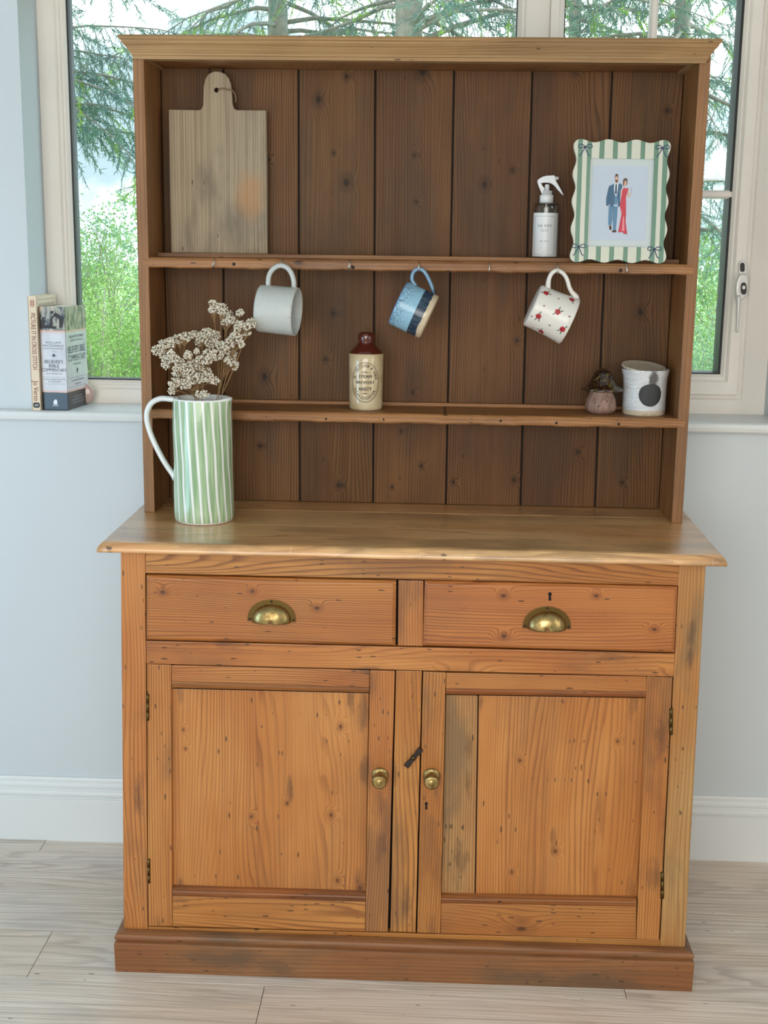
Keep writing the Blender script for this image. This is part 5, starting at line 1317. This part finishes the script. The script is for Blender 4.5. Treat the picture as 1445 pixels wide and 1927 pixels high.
M_leaf = leafmat('hedge_leaves', (112, 148, 76), (158, 184, 110)); M_leaf2 = leafmat('grey_green_leaves', (118, 154, 124), (162, 182, 134))
M_bark = painted('grey_bark', rgb(150, 142, 132), .9, .15, 14, .4); M_grass = leafmat('meadow_grass', (110, 156, 88), (150, 180, 112), 1.2, .0)
ZG = -.35
gm, t, b = principled('meadow_ground', rgb(150, 190, 120), .95); c = t.node('ShaderNodeTexCoord').outputs['Object']
t.l.new(t.mix(t.sstep(t.noise(c, .9, 5, .6), .35, .65), rgb(106, 152, 88), rgb(158, 176, 118)), b.inputs['Base Color'])
ground_o = struct(box('ground', -60, 60, 1.05, 140, ZG-.1, ZG, gm), 'bright green meadow outside the window')
class Strips:
    def __init__(s): s.P = []; s.D = []; s.Wd = []
    def add(s, p, d, wv): s.P.append(p); s.D.append(d); s.Wd.append(wv)
    def build(s, name, mat, parent):
        P, D, Wd = map(np.array, (s.P, s.D, s.Wd)); n = len(P)
        V = np.stack([P-Wd, P+Wd, P+D*.6+Wd*.8, P+D, P+D*.6-Wd*.8], 1).reshape(-1, 3)
        F = np.arange(n*5).reshape(n, 5)
        me = bpy.data.meshes.new(name); me.from_pydata(V.tolist(), [], F.tolist()); me.update()
        o = link(name, me, mat, parent); o['kind'] = 'stuff'; return o
rs = random.Random(11)
def rv(s=1.0): return np.array([rs.gauss(0, s), rs.gauss(0, s), rs.gauss(0, s)])
def spruce(u, yy_, r, label, seed, n_limb=34, zlo=1.7, zhi=7.5, L=(1.6, 3.0), lime=.18, dense=1.0, extra=(), lr=1.0):
    rs.seed(seed); x = A(u, 40, yy_).x
    tr = thing('spruce_tree', (x, yy_, ZG), label, 'tree')
    tube('trunk', [(x, yy_, ZG), (x+.03, yy_, 2.0), (x-.02, yy_, 4.5), (x+.02, yy_, 9.5)], [r*1.15, r, r*.9, r*.55], M_bark, tr, 16, 5)
    N_, Lm = Strips(), Strips(); bmb = bmesh.new(); limbs = []
    for i in range(n_limb):
        z = zlo+(zhi-zlo)*(i+rs.random())/n_limb; az = rs.uniform(0, 2*PI); ln = rs.uniform(*L)*(1-.04*z)
        limbs.append((z, az, ln, rs.uniform(-.25, .35)))
    limbs += list(extra)
    for (z, az, ln, sl) in limbs:
        dx, dyy = math.cos(az), math.sin(az); pts = []
        for k in range(7):
            f = k/6; pts.append(np.array([x+dx*ln*f+rs.gauss(0, .02), yy_+dyy*ln*f+rs.gauss(0, .02), z+ln*(sl*f-.35*f*f)+rs.gauss(0, .015)]))
        tube_bm(bmb, [tuple(p) for p in pts], [.030*lr, .024*lr, .017*lr, .009*lr, .004*lr], 6, 1)
        nt = int(24*dense*ln/2)
        for j in range(nt):
            f = .15+.85*(j+rs.random())/nt; k = min(int(f*6), 5); g = f*6-k; p = pts[k]*(1-g)+pts[k+1]*g
            sd = rs.choice((-1, 1)); td = np.array([-dyy*sd, dx*sd, 0])*rs.uniform(.3, .9)+np.array([dx, dyy, 0])*rs.uniform(.1, .6)+np.array([0, 0, rs.uniform(-1.1, .05)])
            td /= np.linalg.norm(td); tl = rs.uniform(.3, .75)*(1-.4*f)
            e_ = p+td*tl+np.array([0, 0, -.12*tl]); tube_bm(bmb, [tuple(p), tuple((p+e_)/2+rv(.01)), tuple(e_)], [.005*lr, .0035*lr, .0018*lr], 4, 1)
            new = rs.random() < lime
            m_ = int(44*dense*tl/.5)
            for q in range(m_):
                h = (q+rs.random())/m_; pp = p*(1-h)+e_*h; dd = td*.6+rv(.6); dd[2] -= .35; dd *= rs.uniform(.04, .10)/max(.3, np.linalg.norm(dd))
                wv = np.cross(dd, rv()); wv *= (.0038 if not new else .0055)/max(1e-6, np.linalg.norm(wv))
                (Lm if new and h > .3 else N_).add(pp, dd, wv)
    bmesh.ops.recalc_face_normals(bmb, faces=bmb.faces)
    br = from_bm('branches', bmb, M_bark, tr, True); br['kind'] = 'stuff'
    N_.build('needles', M_needle, tr)
    if Lm.P: Lm.build('new_growth', M_lime, tr)
    return tr
spruce(772, 11.5, .155, 'spruce with a thick pale trunk seen above the middle of the cornice', 3, 40, 3.0, 7.0, (1.5, 2.8), .12, 1.0, [(3.7, .25, 3.2, .45), (3.9, .05, 3.4, .35), (3.6, PI-.2, 2.6, .1), (4.3, PI+.1, 2.8, .1)])
spruce(526, 13.5, .13, 'slimmer spruce with bright new growth seen above the cornice left of centre', 5, 40, 3.0, 7.0, (1.6, 2.8), .5, 1.0, [(4.2, .1, 2.6, .2), (4.0, PI, 2.6, .2)])
spruce(1287, 12.5, .10, 'spruce standing behind the opening casement', 8, 52, 1.8, 6.5, (1.4, 2.6), .10, 1.15)
spruce(1085, 15.5, .09, 'distant spruce seen over the right part of the cornice', 9, 40, 2.8, 7.0, (1.5, 2.6), .10, 1.0)
spruce(52, 11.0, .12, 'spruce just outside the frame whose drooping boughs cross the left pane', 12, 40, 2.5, 6.5, (1.5, 2.6), .10, 1.5, [(3.35, .1, 2.4, .05), (3.0, -.3, 2.4, .05), (2.75, .2, 1.6, .2)], .5)
def shrub(u, yy_, w_, h_, label, seed, mat, n=5200, name='garden_shrub', group=None, lsz=.035):
    rs.seed(seed); rg = np.random.default_rng(seed); x = A(u, 500, yy_).x; tr = thing(name, (x, yy_, ZG), label, 'shrub', group)
    bmb = bmesh.new(); tips = []
    for i in range(26):
        a_ = rs.uniform(0, 2*PI); rr = w_*math.sqrt(rs.random()); tp = np.array([x+rr*math.cos(a_), yy_+rr*.7*math.sin(a_), ZG+h_*rs.uniform(.35, 1.0)*(1-.35*(rr/w_)**2)])
        md = np.array([x+.4*rr*math.cos(a_), yy_+.3*rr*math.sin(a_), ZG+(tp[2]-ZG)*.5])
        tube_bm(bmb, [(x+.1*math.cos(a_), yy_+.1*math.sin(a_), ZG), tuple(md), tuple(tp)], [.02, .01, .004], 5, 3); tips.append(tp); tips.append((tp+md)/2)
    br = from_bm('stems', bmb, M_bark, tr, True)
    T_ = np.array(tips); c_ = T_[rg.integers(0, len(T_), n)]; P = c_+rg.normal(0, .17, (n, 3))*np.array([1.15, 1, .9])
    P[:, 2] = np.maximum(P[:, 2], ZG+.02)
    D = rg.normal(0, 1, (n, 3)); D /= np.linalg.norm(D, axis=1)[:, None]; D *= rg.uniform(.7, 1.5, (n, 1))*lsz
    Wd = np.cross(D, rg.normal(0, 1, (n, 3))); Wd /= np.linalg.norm(Wd, axis=1)[:, None]+1e-9; Wd *= lsz*.36
    V = np.stack([P, P+D*.5+Wd, P+D, P+D*.5-Wd], 1).reshape(-1, 3)
    me = bpy.data.meshes.new('leaves'); me.from_pydata(V.tolist(), [], np.arange(n*4).reshape(n, 4).tolist()); me.update()
    o = link('leaves', me, mat, tr); o['kind'] = 'stuff'; return tr
shrub(178, 8.2, .75, 1.75, 'leafy light green shrub low in the left pane', 21, M_leaf, 12000, lsz=.024)
shrub(235, 10.5, .95, 2.15, 'taller arching green shrub filling the middle of the left pane', 22, M_leaf, 13000, lsz=.026)
shrub(140, 13.0, 1.1, 2.3, 'pale green shrub at the left edge of the left pane', 23, M_leaf2, 10000, lsz=.028)
shrub(1345, 9.0, .75, 1.5, 'light green shrub low behind the opening casement', 24, M_leaf2, 10000, lsz=.024)
shrub(1310, 12.5, 1.1, 2.2, 'yellow green shrub behind the casement transom', 25, M_leaf, 11000, lsz=.026)
shrub(1395, 11.0, .8, 1.6, 'grey green shrub at the right edge of the casement', 26, M_leaf2, 5000)
for k, (u, yy_, lb) in enumerate(((205, 30, 'distant pale hedge bush behind the shrubs of the left pane'), (1350, 30, 'distant pale hedge bush behind the opening casement'))):
    shrub(u, yy_, 2.8, 3.4, lb, 30+k, M_leaf2, 4500, 'hedge_bush', None, .10)
rg = np.random.default_rng(5); n = 26000
P = np.stack([rg.uniform(-7, 7, n), 4+24*rg.random(n)**1.3, np.full(n, ZG)], 1); D = np.stack([rg.normal(0, .05, n), rg.normal(0, .05, n), rg.uniform(.12, .38, n)], 1); Wd = np.stack([rg.uniform(.004, .009, n), rg.normal(0, .003, n), np.zeros(n)], 1)
V = np.stack([P-Wd, P+Wd, P+D], 1).reshape(-1, 3); me = bpy.data.meshes.new('meadow_grass'); me.from_pydata(V.tolist(), [], np.arange(n*3).reshape(n, 3).tolist()); me.update()
o = link('grass_blades', me, M_grass, ground_o); o['kind'] = 'stuff'
